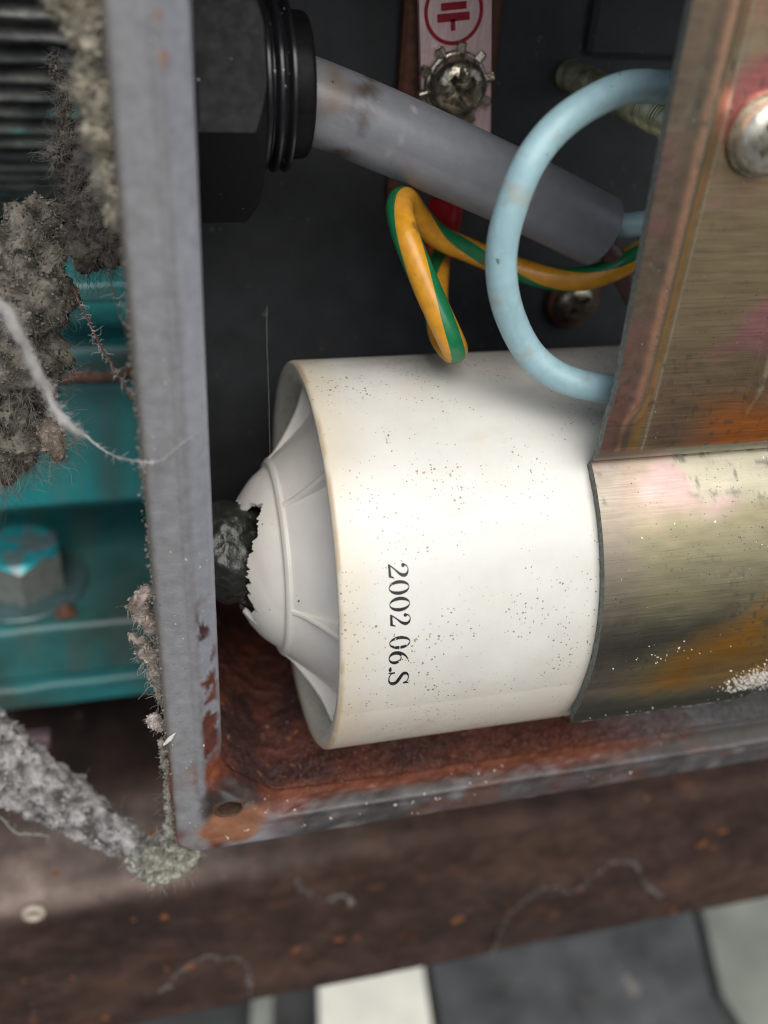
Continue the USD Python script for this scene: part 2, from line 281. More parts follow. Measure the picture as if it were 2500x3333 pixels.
# ------------------------------------------------------------------ grey box: rim, tub, back, hole
FY = -0.0165
bt = thing('terminal_box', 'grey painted metal box, open in front, its floor rusted through the paint', 'box')
def corner_path(x0, z0, r, ch=0.0, zt=0.082, xr=0.135, n1=200, nc=40, n2=240):
    a = np.linspace(math.pi, 1.5 * math.pi, nc + 2)
    xs = np.concatenate([np.full(n1, x0), x0 + r + r * np.cos(a[1:-1]), np.linspace(x0 + r, xr, n2)])
    zs = np.concatenate([np.linspace(zt, z0 + r, n1), z0 + r + r * np.sin(a[1:-1]), np.full(n2, z0)])
    t = np.linspace(0, 1, nc + 2)[1:-1]; m = ch * np.sin(t * math.pi) ** 0.7                  # a screw boss fills part of the corner
    xs[n1:n1 + nc] = xs[n1:n1 + nc] * (1 - m) + (x0 + r * t) * m; zs[n1:n1 + nc] = zs[n1:n1 + nc] * (1 - m) + (z0 + r - r * t) * m
    return np.stack([xs, zs], -1)
def loft(rows):
    """rows: (path, y) from outside to inside"""
    return np.stack([np.stack([p[:, 0], np.full(len(p), y), p[:, 1]], -1) for p, y in rows])
out = corner_path(-0.0006, -0.0300, 0.0022); rid = corner_path(0.0030, -0.0257, 0.0088, 0.7); inn = corner_path(0.0054, -0.0249, 0.0075, 0.5)
def mix_path(a, b, t): return a * (1 - t) + b * t
# left side: groove, ridge and a slanted lip; the bottom side is narrower
rows = [(out + [0.0002, 0.0], 0.030), (out + [0, 0], 0.02), (out, -0.0152), (mix_path(out, rid, 0.03), -0.0160), (mix_path(out, rid, 0.10), -0.01645), (mix_path(out, rid, 0.3), -0.0165), (mix_path(out, rid, 0.5), -0.01652), (mix_path(out, rid, 0.66), -0.0165),
        (mix_path(out, rid, 0.74), -0.01644), (mix_path(out, rid, 0.80), -0.01644), (mix_path(out, rid, 0.88), -0.01656), (mix_path(out, rid, 0.97), -0.01662), (mix_path(rid, inn, 0.12), -0.01650), (mix_path(rid, inn, 0.3), -0.0162),
        (mix_path(rid, inn, 0.55), -0.0156), (mix_path(rid, inn, 0.8), -0.0150), (mix_path(rid, inn, 0.94), -0.0145), (inn, -0.0138)]
def densify(rows, per):
    o = []
    for (p, y), (q, z), k in zip(rows[:-1], rows[1:], per):
        for t in np.arange(k) / k: o.append((mix_path(p, q, t), y + (z - y) * t))
    return o + [rows[-1]]
rows = densify(rows, [6, 10] + [3] * 15)
tub = [(inn, y) for y in np.linspace(-0.0138, 0.030, 150)[1:]]
def rust_amount(p):
    """1 where the paint of floor and corner has rusted away"""
    n = N(p, 420, 5, 21); nl = N(p, 90, 4, 5)
    x, y, z = p.T
    floor = sstep(-0.0165, -0.0150, y + (nl - 0.5) * 0.004) * sstep(-0.0200, -0.0232, z - 0.002 * (n - 0.5)) * sstep(0.068, 0.050, x + (nl - 0.5) * 0.03)
    cornr = sstep(-0.010, -0.0165, z + 0.006 * (n - 0.5)) * sstep(-0.0166, -0.0161, y + 0.0006 * (n - .5)) * sstep(0.016, 0.010, x)
    lip = sstep(0.52, 0.58, N(p, 330, 5, 22) + 0.13 * sstep(0.004, -0.014, z) - 0.10 * sstep(-0.002, 0.010, z)) * sstep(0.0030, 0.0035, x) * sstep(0.0056, 0.0046, x) * sstep(0.010, 0.004, z)
    tail = (y > -0.0150) * sstep(-0.0165, -0.0205, z)*(x<.07)
    return np.clip(np.maximum.reduce([floor, cornr, lip, tail * sstep(0.075, 0.05, x)]), 0, 1)
HOLE = np.array([0.0056, FY, -0.0222]) + [0.0002, 0, -0.0006]
def box_tint(p):
    n = N(p, 300, 5, 31); nl = N(p, 70, 4, 33); x, y, z = p.T
    c = np.broadcast_to(GREY, p.shape) * (0.85 + 0.3 * nl)[:, None]
    left = sstep(0.0032, 0.0024, x) * (y < -0.01)
    c = lerp(c, (0.185, 0.178, 0.165), left * (0.30 + 0.5 * N(p, 700, 4, 34)))
    c = lerp(c, (0.30, 0.18, 0.11), left * sstep(0.66, 0.76, N(p, 200, 4, 40)) * 0.35 * sstep(0.010, 0.03, z))
    c = lerp(c, (0.13, 0.115, 0.095), sstep(0.00025, -0.0004, x) * 0.7)
    g_ = np.exp(-((x - 0.0031) / 0.0004) ** 2) * (y < -0.012); c = lerp(c, (0.13, 0.115, 0.10), g_ * (0.25 + 0.5 * n))
    bot = sstep(-0.0238, -0.0250, z) * sstep(0.009, 0.014, x) * (y < -0.0140)
    c = lerp(c, lerp((0.026, 0.021, 0.018), (0.075, 0.066, 0.062), sstep(0.3, 0.7, N(p, 500, 4, 35))), bot * (0.80 + 0.2 * nl)); c = lerp(c, (0.20, 0.19, 0.185), bot * sstep(0.58, 0.72, n) * 0.6); c = lerp(c, (0.10, 0.04, 0.025), bot * sstep(0.56, 0.70, N(p, 240, 4, 36)) * 0.6)
    ru = rust_amount(p); rn = N(p, 600, 4, 51); rl = N(p, 180, 4, 52)
    rc = lerp((0.055, 0.018, 0.013), (0.135, 0.042, 0.027), rn); rc = lerp(rc, (0.21, 0.060, 0.020), sstep(0.62, 0.78, rl) * 0.6); rc = lerp(rc, (0.024, 0.014, 0.015), sstep(0.50, 0.36, rl) * 0.7)
    rc = lerp(rc, (0.21, 0.07, 0.035), np.exp(-((y + 0.0138) / 0.0012) ** 2) * 0.65 * sstep(0.008, 0.012, x))
    c = lerp(c, rc, ru)
    tail = sstep(0.050, 0.075, x) * (z < -0.018) * (y > -0.0162); c = lerp(c, (0.06, 0.058, 0.052), tail * 0.8)
    d = np.linalg.norm((p - HOLE) * [1, 0.6, 1], axis=1)
    c = lerp(c, (0.035, 0.028, 0.024), sstep(0.0042, 0.0030, d + (n - 0.5) * 0.003) * (y < -0.0145) * 0.8)
    d2 = np.linalg.norm((p - HOLE - [0.0003, 0, -0.0030]) * [0.75, 0.5, 1], axis=1)
    c = lerp(c, lerp((0.20, 0.075, 0.035), (0.30, 0.15, 0.09), n), sstep(0.0034, 0.0022, d2 + (n - 0.5) * 0.0025) * (y < -0.0150))
    for (u, v, rr) in ((535, 190, 0.00055), (515, 40, 0.0004)):
        q = atY(u, v, FY); c = lerp(c, (0.27, 0.125, 0.07), sstep(rr, rr * 0.3, np.linalg.norm(p - q, axis=1) + (n - 0.5) * 0.0004) * 0.8)
    return c
P = loft(rows + tub)
q = P.reshape(-1, 3); ru = rust_amount(q).reshape(P.shape[:2]); rel = (N(q, 900, 4, 61).reshape(ru.shape) - 0.5) * 0.00075 + (N(q, 260, 3, 62).reshape(ru.shape) - 0.5) * 0.0008
nrm = np.zeros_like(P); nrm[..., 2] = 1; lip_ = (P[..., 0] < 0.0075)[..., None]; nrm = np.where(lip_, np.array([0.6, -0.6, 0.5]), nrm)
P = P + nrm * (ru * rel)[..., None]
edge = (N(q, 500, 3, 63).reshape(ru.shape) - 0.5)[..., None] * np.array([0.0, 0.00012, 0.00012]); P = P + edge
nr = len(rows)
rim_v, rim_f = grid(P[:nr + 2])
# the drilled hole: cut the faces round it and set a short rusty bore in it
fc = rim_v[rim_f].mean(1); keep = ~((np.hypot(fc[:, 0] - HOLE[0], (fc[:, 2] - HOLE[2]) * 1.25) < 0.0015) & (fc[:, 1] < -0.0145))
obj('rim', (rim_v, rim_f[keep]), m_paint, bt, tint=box_tint)
bore = lathe([(0.0001, 0.0020), (-0.0001, 0.0016), (0.0000, 0.00145), (0.010, 0.0014), (0.0101, 0.0)], HOLE, (0, 1, 0), 28)
bv = bore[0].copy(); bv[:, 2] = HOLE[2] + (bv[:, 2] - HOLE[2]) * 0.8
obj('screw_hole', (bv, bore[1]), m_recess, bt, label='rusted screw hole in the lower left corner of the rim')
obj('floor', grid(P[nr:]), m_floor, bt, tint=box_tint, label='inner floor eaten by dark red rust')
obj('back_wall', bx((-0.0004, 0.0301, -0.031), (0.137, 0.0316, 0.0835)), m_back, bt, smooth=False)
obj('top_wall', bx((-0.0006, FY, 0.0822), (0.137, 0.0300, 0.0837)), m_back, bt, smooth=False)
obj('right_wall', bx((0.1352, FY, -0.030), (0.1368, 0.0300, 0.0820)), m_back, bt, smooth=False)
obj('inner_panel', bx((0.0560, 0.0288, 0.0500), (0.110, 0.0299, 0.0818), 0.0006), m_back, bt, smooth=False)
pts = [atY(u, v, FY - 0.0004) for u, v in [(960, 2640), (985, 2645), (990, 2680), (1075, 2630), (1080, 2665), (1068, 2690), (1290, 2622), (1300, 2616), (1345, 2612), (1360, 2608), (1420, 2602), (1430, 2600), (872, 2640), (720, 2718), (740, 2725), (764, 2716), (805, 2700), (1612, 2580), (2050, 2515)]]
pts = [p + rng.normal(0, 0.00016, 3) for p in pts[::2] for _ in range(5)]
obj('crust_grains', crumbs(pts, 0.00011, 3), m_white, bt, kind='stuff', smooth=False)
gp = np.stack([rng.uniform(0.009, 0.068, 6000), -0.0145 + np.abs(rng.normal(0, 0.009, 6000)), np.full(6000, -0.0249) + rng.normal(0, 0.0002, 6000)], -1)
obj('rust_grains', crumbs(gp, 0.00014, 5), m_grain, bt, kind='stuff', smooth=False)
cr = np.random.default_rng(81); k = 900
ep = np.stack([cr.normal(-0.0006, 0.00015, k), cr.uniform(-0.0165, -0.0148, k), cr.uniform(-0.027, 0.062, k)], -1)
obj('edge_grime', crumbs(ep, 0.00013, 8), mat('grit', (0.17, 0.14, 0.105), 0.9, var=0.5, vs=1500), bt, kind='stuff', smooth=False)
# ------------------------------------------------------------------ capacitor
RC, XE = 0.0225, 0.0164
cp = thing('capacitor', 'white plastic capacitor lying in the box, its left end burst open', 'capacitor')
prof = [(0.1200, 0.0), (0.1200, RC)] + [(x, RC) for x in np.linspace(0.119, XE + 0.0006, 60)] + [(XE + 0.00025, RC - 0.00006), (XE + 0.00008, RC - 0.00025), (XE, RC - 0.0005), (XE + 0.0001, RC - 0.0012), (XE + 0.0003, RC - 0.0018), (XE + 0.0007, RC - 0.0021), (XE + 0.0015, RC - 0.0022), (XE + 0.0042, RC - 0.0024)]
def can_tint(p):
    n = N(p, 120, 4, 71); nn = N(p, 400, 4, 72); x = p[:, 0]
    c = lerp((0.60, 0.585, 0.53), (0.66, 0.65, 0.605), n)
    c = lerp(c, (0.66, 0.58, 0.44), sstep(0.62, 0.80, nn) * 0.30)
    ed = sstep(XE + 0.0050, XE + 0.0002, x + (n - 0.5) * 0.004); c = lerp(c, (0.58, 0.48, 0.31), ed * 0.50)
    c = lerp(c, (0.57, 0.45, 0.31), sstep(0.008, -0.022, p[:, 2] + (n - 0.5) * 0.01) * 0.75)  # yellowing low on the can, with warm bounce off the rust painted in
    sm = N(p * [0.35, 1, 1], 500, 4, 73); c = lerp(c, (0.47, 0.44, 0.38), sstep(0.60, 0.76, sm) * 0.22 * sstep(-0.012, 0.012, p[:, 2]))
    r = np.hypot(p[:, 1], p[:, 2]); c = lerp(c, (0.58, 0.60, 0.54), sstep(RC - 0.0003, RC - 0.0009, r) * 0.8)
    c = lerp(c, (0.38, 0.23, 0.09), np.exp(-((r - (RC - 0.00012)) / 0.00012) ** 2) * (x < XE + 0.0004) * sstep(0.35, 0.6, nn) * 0.8)
    return c
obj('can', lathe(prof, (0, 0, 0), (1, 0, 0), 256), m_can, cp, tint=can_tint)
# end cap: groove, funnel, ring and a cone torn open at its tip
capp = [(XE + 0.0042, RC - 0.00245), (XE + 0.0044, RC - 0.0030), (XE + 0.0041, RC - 0.0040), (XE + 0.0029, RC - 0.0056), (XE + 0.0013, RC - 0.0074), (XE - 0.0006, RC - 0.0092), (XE - 0.0019, RC - 0.0103), (XE - 0.0026, RC - 0.0109),
        (XE - 0.0028, 0.01150), (XE - 0.0031, 0.0115), (XE - 0.0034, 0.01112), (XE - 0.00345, 0.0107), (XE - 0.0036, 0.01045)]
capp = spline(capp, 80); th = np.arange(440) * 2 * np.pi / 440; cs = np.stack([np.cos(th), np.sin(th), 0 * th], -1)
def ring_noise(k, o, sd): return N(cs * k + 3.3, 1.0, o, sd) - 0.5
# the cone above the ring ends in a ragged tear: how far it reaches differs all round
reach = 1.0 + 0.5 * ring_noise(1.9, 3, 4) + 0.55 * ring_noise(7, 3, 14) + 0.36 * ring_noise(24, 2, 15) + 0.22 * ring_noise(60, 2, 16)
ang_ = np.arctan2((cs[:, 0] * frame((1, 0, 0))[1][2] + cs[:, 1] * frame((1, 0, 0))[2][2]), -(cs[:, 0] * frame((1, 0, 0))[1][1] + cs[:, 1] * frame((1, 0, 0))[2][1]))
for deg, w_, am in ((72, 12, -0.62), (90, 6, 0.30), (50, 9, -0.30), (20, 16, 0.12), (-12, 9, -0.12), (-40, 5, 0.30), (-28, 5, -0.16)): reach = reach + am * np.exp(-((ang_ - math.radians(deg)) / math.radians(w_)) ** 2)
reach = np.clip(reach, 0.3, 1.35)
base_s, base_r = capp[-1]; tip_s, tip_r = XE - 0.0064, 0.0072
rows_s = [np.full(440, a) for a, _ in capp]; rows_r = [np.full(440, b) for _, b in capp]
for t in np.linspace(0.04, 1, 30): rows_s.append(base_s + (tip_s - base_s) * t * reach); rows_r.append(base_r + (tip_r - base_r) * t * reach + 0.00055 * np.sin(np.clip(t * reach, 0, 1.35) * 2.3))
for t in np.linspace(1.0, 0.1, 14): rows_s.append(base_s + (tip_s - base_s) * t * reach + 0.00035); rows_r.append(base_r + (tip_r - base_r) * t * reach + 0.00055 * np.sin(np.clip(t * reach, 0, 1.35) * 2.3) - 0.00045)
cs_, cr_ = np.array(rows_s), np.array(rows_r); D_, A_, B_ = frame((1, 0, 0))
obj('end_cap', grid(cs_[..., None] * D_ + cr_[..., None] * (np.cos(th)[None, :, None] * A_ + np.sin(th)[None, :, None] * B_), closed_v=True), m_cap, cp, smooth=50, label='funnel shaped end cap with a torn tip')
for k, ang in enumerate(np.radians([-55, 5, 65, 125, 185, 245])):
    # a thin fin stands in the funnel, from the ring to the wall; ang from the front upwards
    e = np.array([0, -math.cos(ang), math.sin(ang)]); sd_ = np.cross(e, [1, 0, 0])
    top = spline([(XE - 0.0030, 0.0115), (XE - 0.0022, 0.0122), (XE - 0.0011, 0.0137), (XE + 0.0000, 0.0154), (XE + 0.0011, 0.0174), (XE + 0.0020, 0.0199)], 30)
    low = spline([(XE - 0.0020, 0.0108), (XE - 0.0002, 0.0120), (XE + 0.0022, 0.0140), (XE + 0.0036, 0.0160), (XE + 0.0046, 0.0182), (XE + 0.0048, 0.0204)], 30)
    ring_ = [(w, h) for w, h in ((-0.00042, 1.0), (-0.00036, 0.12), (-0.00028, 0.03), (-0.00012, 0.0), (0.00012, 0.0), (0.00028, 0.03), (0.00036, 0.12), (0.00042, 1.0))]
    Pr = np.array([[np.array([a[0] + (b[0] - a[0]) * h, 0, 0]) + e * (a[1] + (b[1] - a[1]) * h) + sd_ * w for w, h in ring_] for a, b in zip(top, low)])
    obj('rib', grid(Pr), m_cap, cp, smooth=True)
lump = blob([((0.0050, 0.000, 0.0010), 0.0044), ((0.0074, -0.0004, 0.0018), 0.0058), ((0.0095, -0.0002, 0.0014), 0.0054), ((0.0130, 0, 0.0004), 0.0036)], 0.0003, 0.0009, 360, 3, 14)
obj('resin_lump', lump, m_resin, cp, smooth=True, label='dark glossy resin bulging out of the torn tip')
fl = np.array([(0.0088, -0.003, -0.0042), (0.0115, -0.004, -0.0058), (0.0128, -0.001, -0.0082), (0.0096, 0.001, -0.0075)])
fg = np.array([[lerp(lerp(fl[0], fl[1], a), lerp(fl[3], fl[2], a), b) for a in np.linspace(0, 1, 12)] for b in np.linspace(0, 1, 12)]); fg[..., 2] += (N(fg, 500, 3, 2) - 0.5) * 0.002
obj('torn_flap', grid(fg), mat('pinkish_foil', (0.30, 0.22, 0.19), 0.5, var=0.2), cp, smooth=True)
sh = [fibres(np.array([[XE - 0.0050, -0.0072 * math.cos(a), 0.0072 * math.sin(a)]]) , np.array([[-1.0, 0.2 * math.cos(a), -0.4 * math.sin(a)]]), 0.0011, 0.00012, int(40 + a * 9), 0.5) for a in np.radians([-42, -35, -30, -22, -16, -8, 30, 47, 58, 62])]
obj('torn_shreds', join(*sh), m_cap, cp, kind='stuff', smooth=True)

# printed date, wrapped on the can
def stroke(pts, wid, n=40):
    p = spline(np.array([(x, y, w) for (x, y), w in zip(pts, wid)]), n)
    cs = [Point(x, y).buffer(max(w, 0.012) / 2, 8) for x, y, w in p]
    return unary_union([unary_union([a, b]).convex_hull for a, b in zip(cs[:-1], cs[1:])])
def ell(cx, cy, rx, ry): return shapely.affinity.scale(Point(cx, cy).buffer(1, 24), rx, ry)
def glyph(ch):
    if ch == '0': return ell(0.31, 0.5, 0.31, 0.51).difference(ell(0.31, 0.5, 0.165, 0.475))
    if ch == '2':
        s = stroke([(0.10, 0.74), (0.14, 0.90), (0.30, 0.98), (0.47, 0.90), (0.52, 0.74), (0.44, 0.54), (0.26, 0.32), (0.06, 0.05)], [0.10, 0.05, 0.04, 0.11, 0.15, 0.11, 0.06, 0.05])
        return unary_union([s, Point(0.12, 0.74).buffer(0.085), Polygon([(0.02, 0), (0.55, 0), (0.62, 0.26), (0.57, 0.26), (0.50, 0.13), (0.10, 0.11)])])
    if ch == '6':
        s = stroke([(0.55, 0.96), (0.40, 0.90), (0.22, 0.74), (0.11, 0.52), (0.08, 0.32)], [0.03, 0.05, 0.09, 0.13, 0.13])
        return unary_union([s, ell(0.31, 0.30, 0.30, 0.31).difference(ell(0.32, 0.30, 0.155, 0.265))])
    if ch == 'S':
        s = stroke([(0.50, 0.76), (0.44, 0.92), (0.28, 0.97), (0.13, 0.88), (0.12, 0.70), (0.28, 0.55), (0.44, 0.42), (0.50, 0.24), (0.40, 0.06), (0.24, 0.03), (0.10, 0.10), (0.05, 0.28)], [0.03, 0.04, 0.05, 0.09, 0.13, 0.15, 0.15, 0.13, 0.08, 0.05, 0.04, 0.03])
        return unary_union([s, Polygon([(0.48, 0.74), (0.54, 0.74), (0.54, 1.0), (0.50, 1.0)]), Polygon([(0.02, 0.0), (0.06, 0.0), (0.08, 0.30), (0.02, 0.30)])])
    return Point(0.10, 0.07).buffer(0.075)
def can_angle(u, v): q = on_can(u, v, RC); return math.atan2(q[2], -q[1]), q[0]
spans = [('2', 1832, 1882, 1264, 1330), ('0', 1888, 1936, 1266, 1332), ('0', 1942, 1990, 1268, 1334), ('2', 1996, 2038, 1270, 1337), ('0', 2070, 2112, 1268, 1335), ('6', 2118, 2160, 1266, 1334), ('.', 2168, 2184, 1266, 1334), ('S', 2186, 2228, 1264, 1331)]
for ch, v0, v1, u0, u1 in spans:
    um = (u0 + u1) / 2; a0, a1 = can_angle(um, v0)[0], can_angle(um, v1)[0]; x0, x1 = can_angle(u0, (v0 + v1) / 2)[1], can_angle(u1, (v0 + v1) / 2)[1]
    gsh = glyph(ch); b = gsh.bounds; t = trimesh.creation.extrude_polygon(gsh.simplify(0.006), 1.0, engine='earcut'); v, f = trimesh.remesh.subdivide_to_size(t.vertices, t.faces, 0.35, max_iter=6)
    wx = (v[:, 0] - b[0]) / (b[2] - b[0]); an = a0 + (a1 - a0) * wx; rr = RC - 0.00004 + v[:, 2] * 0.00007
    obj('printed_' + {'2': 'digit', '0': 'digit', '6': 'digit', '.': 'dot', 'S': 'letter'}[ch], (np.stack([x0 + (x1 - x0) * v[:, 1], -rr * np.cos(an), rr * np.sin(an)], -1), f), m_ink, cp, smooth=False)

# ------------------------------------------------------------------ clamp strap
st = thing('clamp_strap', 'iridescent gold zinc plated strap clamping the capacitor on the right', 'clamp')
TH = 0.0010; RS = RC + 0.0001; PY = -0.0145
def plate_off(x, z):
    """raised beads at both sides of the flat"""
    f = sstep(0.0235, 0.0275, z)
    left = sstep(0.0484 - 0.0, 0.0463, x + 0.0 * z); right = sstep(0.0576, 0.0592, x)
    bead = 0.0011 * np.exp(-((x - 0.0456) / 0.0009) ** 2) + 0.0007 * left + 0.0012 * right
    return -bead * f
a_b = math.atan2(0.0195, 0.0139)
sz = [('p', z) for z in np.linspace(0.081, 0.0225, 150)] + [('b', t) for t in np.linspace(0.0, 1.0, 14)[1:]] + [('c', a) for a in np.linspace(a_b - 0.02, math.radians(-27.5), 90)]
def strap_point(kind, s, x, off):
    if kind == 'p': return np.array([x, PY - off + plate_off(x, s), s]), np.array([0, -1, 0])
    if kind == 'c':
        e = np.array([0, -math.cos(s), math.sin(s)]); hem = 0.0005 * sstep(math.radians(-23.5), math.radians(-27.5), s); q = e * (RS + off + hem); q[0] = x; return q, e
    e = np.array([0, -math.cos(a_b - 0.02), math.sin(a_b - 0.02)])
    A = np.array([x, PY - off, 0.0225]); B = e * (RS + off); B[0] = x; Cc = np.array([x, PY - off - 0.0001, 0.0197 + off * 0.2])
    return A * (1 - s)**2 + 2 * Cc * s * (1 - s) + B * s * s, e
xsn = np.linspace(0, 1, 190)
def sheet(off):
    rowsP = []
    for kind, s in sz:
        x0 = 0.0434
        if kind == 'p': x0 = 0.0434 - 0.0010 * sstep(0.02, 0.062, s); x1 = 0.075
        else: x1 = 0.0690 + 0.006 * (kind == 'b') * (1 - s)
        if kind == 'c':
            lo = math.radians(-27.5); k = sstep(lo + 0.20, lo, s); x1 = 0.0688 - 0.0030 * k * k; x0 = 0.0434 + 0.0004 * sstep(lo + 0.35, lo, s)
        rowsP.append([strap_point(kind, s, x0 + (x1 - x0) * w, off)[0] for w in xsn])
    return np.array(rowsP)
O, I = sheet(TH), sheet(0.0)
def zinc_tint(p):
    x, y, z = p.T; n = N(p, 95, 3, 91); n2 = N(p, 150, 4, 92); n3 = N(p, 90, 4, 93); nf = N(p, 700, 4, 98); fine = N(p * [0.3, 2.5, 2.5], 700, 4, 94)
    pl = z > 0.0205; low = ~pl
    # flat plate above
    c = lerp((0.32, 0.24, 0.14), (0.41, 0.325, 0.195), fine)
    c = lerp(c, (0.36, 0.38, 0.25), sstep(0.48, 0.62, n3) * sstep(0.042, 0.056, z) * 0.8)
    c = lerp(c, (0.52, 0.22, 0.25), sstep(0.50, 0.66, n2 + 0.10 * sstep(0.053, 0.058, x)) * 0.75 * pl)
    c = lerp(c, (0.44, 0.25, 0.17), sstep(0.45, 0.62, n) * 0.6 * pl)
    c = lerp(c, (0.20, 0.135, 0.085), pl * sstep(0.036, 0.0235, z + (n - 0.5) * 0.008) * sstep(0.046, 0.050, x) * 0.75)
    d = np.hypot(x - 0.0515, (z - 0.0535)); c = lerp(c, (0.60, 0.19, 0.19), pl * sstep(0.0052, 0.002, d + (n - 0.5) * 0.004) * 0.85)
    xs = x - 0.0010 * sstep(0.030, 0.060, z) * 0 
    c = lerp(c, (0.165, 0.125, 0.10), pl * sstep(0.0454, 0.0448, xs) * (0.55 + 0.6 * (nf - 0.3)))
    c = lerp(c, (0.36, 0.165, 0.15), pl * sstep(0.0454, 0.0448, xs) * sstep(0.052, 0.030, z) * sstep(0.35, 0.6, n2) * 0.7)
    c = lerp(c, (0.66, 0.34, 0.22), pl * np.exp(-((xs - 0.0453 - (nf - 0.5) * 0.0004) / 0.00028) ** 2) * (0.55 + 0.45 * n))  # highlight along the bead ridge, painted in
    c = lerp(c, (0.20, 0.165, 0.13), pl * np.exp(-((xs - 0.0460) / 0.00035) ** 2) * 0.75)  # painted shade in the groove beside the ridge
    c = lerp(c, (0.47, 0.25, 0.06), pl * np.exp(-((xs - 0.0469) / 0.0005) ** 2) * sstep(0.060, 0.040, z) * 0.8)
    c = lerp(c, (0.58, 0.52, 0.36), pl * np.exp(-((xs - 0.0480) / 0.00012) ** 2) * 0.8)  # painted highlight lines at the bead slopes, here and on the next line
    c = lerp(c, (0.60, 0.50, 0.30), pl * np.exp(-((xs - 0.0588) / 0.00016) ** 2) * sstep(0.0225, 0.025, z) * sstep(0.042, 0.036, z) * 0.9)
    c = lerp(c, (0.60, 0.18, 0.03), pl * sstep(0.0285, 0.0222, z) * sstep(0.050, 0.057, x + (n - 0.5) * 0.008) * 0.85)
    c = lerp(c, (0.10, 0.07, 0.05), pl * np.exp(-(((xs - 0.0455) / 0.0012) ** 2 + ((z - 0.0222) / 0.0013) ** 2)) * 0.7)
    # curved strap below, in bands along the can
    wz = z + (n - 0.5) * 0.006 + (nf - 0.5) * 0.002
    b = lerp((0.35, 0.315, 0.19), (0.27, 0.24, 0.145), fine)
    b = lerp(b, (0.50, 0.36, 0.33), sstep(0.0135, 0.0175, wz) * (0.35 + 0.6 * sstep(0.4, 0.6, n2))); b = lerp(b, (0.42, 0.43, 0.30), sstep(0.0120, 0.0165, wz) * sstep(0.5, 0.6, n3) * 0.7)  # painted highlight strip below the bend, mixed with pink and green plating tints
    b = lerp(b, (0.27, 0.22, 0.19), sstep(0.050, 0.0445, x + (n2 - 0.5) * 0.006) * 0.7)
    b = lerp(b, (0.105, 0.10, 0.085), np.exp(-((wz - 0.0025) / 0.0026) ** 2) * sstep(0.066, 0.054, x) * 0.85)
    oz = wz - (x - 0.054) * 0.42
    b = lerp(b, (0.52, 0.25, 0.045), sstep(0.0030, -0.0014, oz) * sstep(-0.0085, -0.0045, wz) * sstep(0.0445, 0.056, x + (n - 0.5) * 0.01) * (0.55 + 0.45 * sstep(0.35, 0.6, n2)))
    b = lerp(b, (0.115, 0.115, 0.09), sstep(-0.0050, -0.0085, wz) * 0.9)  # dark ground reflection painted along the lower edge
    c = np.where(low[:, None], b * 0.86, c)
    c = lerp(c, (0.13, 0.125, 0.115), sstep(0.60, 0.70, N(p, 1500, 3, 99)) * sstep(0.45, 0.60, n3) * 0.75)
    return c * (0.80 + 0.40 * N(p * [0.5, 1.2, 1.2], 900, 4, 97))[:, None]
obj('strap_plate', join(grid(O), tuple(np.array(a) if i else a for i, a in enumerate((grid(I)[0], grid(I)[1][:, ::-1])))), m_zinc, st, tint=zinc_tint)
def ribbon(A, B):
    w = np.linspace(0, 1, 5)[None, :, None]; R_ = A[:, None] * (1 - w) + B[:, None] * w
    R_ = R_ + (N(R_, 1500, 3, 7)[..., None] - 0.5) * 0.00018; return grid(R_)
obj('cut_edge', join(ribbon(O[:, 0], I[:, 0]), ribbon(I[-1], O[-1]), ribbon(I[:, -1], O[:, -1])), m_zinc_edge, st, smooth=True, label='dull grey corroded cut edge')
wp = []
for _ in range(800):
    x = rng.normal(0.0655, 0.0017); a = math.radians(rng.normal(-17.5, 3.6)); wp.append([min(x, 0.0685), -math.cos(a) * (RS + TH), math.sin(a) * (RS + TH)])
for _ in range(90):
    x = rng.uniform(0.0445, 0.066); a = math.radians(rng.normal(-26.8, 0.5)); wp.append([x, -math.cos(a) * (RS + TH + .0003), math.sin(a) * (RS + TH + .0003)])
for _ in range(26):
    x = rng.normal(0.053, 0.0045); a = math.radians(rng.normal(0.5, 2.0)); wp.append([x, -math.cos(a) * (RS + TH), math.sin(a) * (RS + TH)])
obj('white_corrosion', crumbs(np.array(wp), 0.00013, 12), m_white, st, kind='stuff', smooth=False)

# pan head screw on the strap
def pan(o, d, r, h, name_parent, m, rm, tint=None, cross=True, seed=0, wob=0.0):
    pr = [(0, 0.0), (0, r * 0.96), (h * 0.25, r), (h * 0.5, r * 0.97), (h * 0.75, r * 0.86), (h * 0.92, r * 0.66), (h, r * 0.42), (h * 1.02, 0.0)]
    v, f = lathe(spline(pr, 40), (0, 0, 0), (0, 0, 1), 64)
    man = m3.Manifold(m3.Mesh(vert_properties=np.ascontiguousarray(v, np.float32), tri_verts=np.ascontiguousarray(f, np.uint32)))
    tool = []
    for k in range(2):
        a = k * math.pi / 2 + 0.75
        arm = m3.Manifold.cube([r * 1.15, r * 0.26, h * 1.2], True).translate([0, 0, h * 0.85]).rotate([0, 0, math.degrees(a)]); tool.append(arm)
    tool.append(m3.Manifold.cylinder(h * 0.9, r * 0.10, r * 0.36, 8).translate([0, 0, h * 0.3]))
    t = m3.Manifold.batch_boolean(tool, m3.OpType.Add)
    head = m3.Manifold.revolve(m3.CrossSection([[(float(max(b, 0)), float(a)) for a, b in spline(pr, 40)]]), 64) - t
    return head
def place_head(man, o, d, seed, noise, refine=0.0003):
    v, f = mf(man.refine_to_length(refine)); tt = trimesh.Trimesh(v, f, process=True); v = np.array(tt.vertices)
    v = v + np.array(tt.vertex_normals) * ((N(v, 1800, 3, seed) - 0.5) * noise)[:, None]
    D_, A_, B_ = frame(d); return np.asarray(o) + v[:, :1] * A_ + v[:, 1:2] * B_ + v[:, 2:] * D_, np.array(tt.faces)
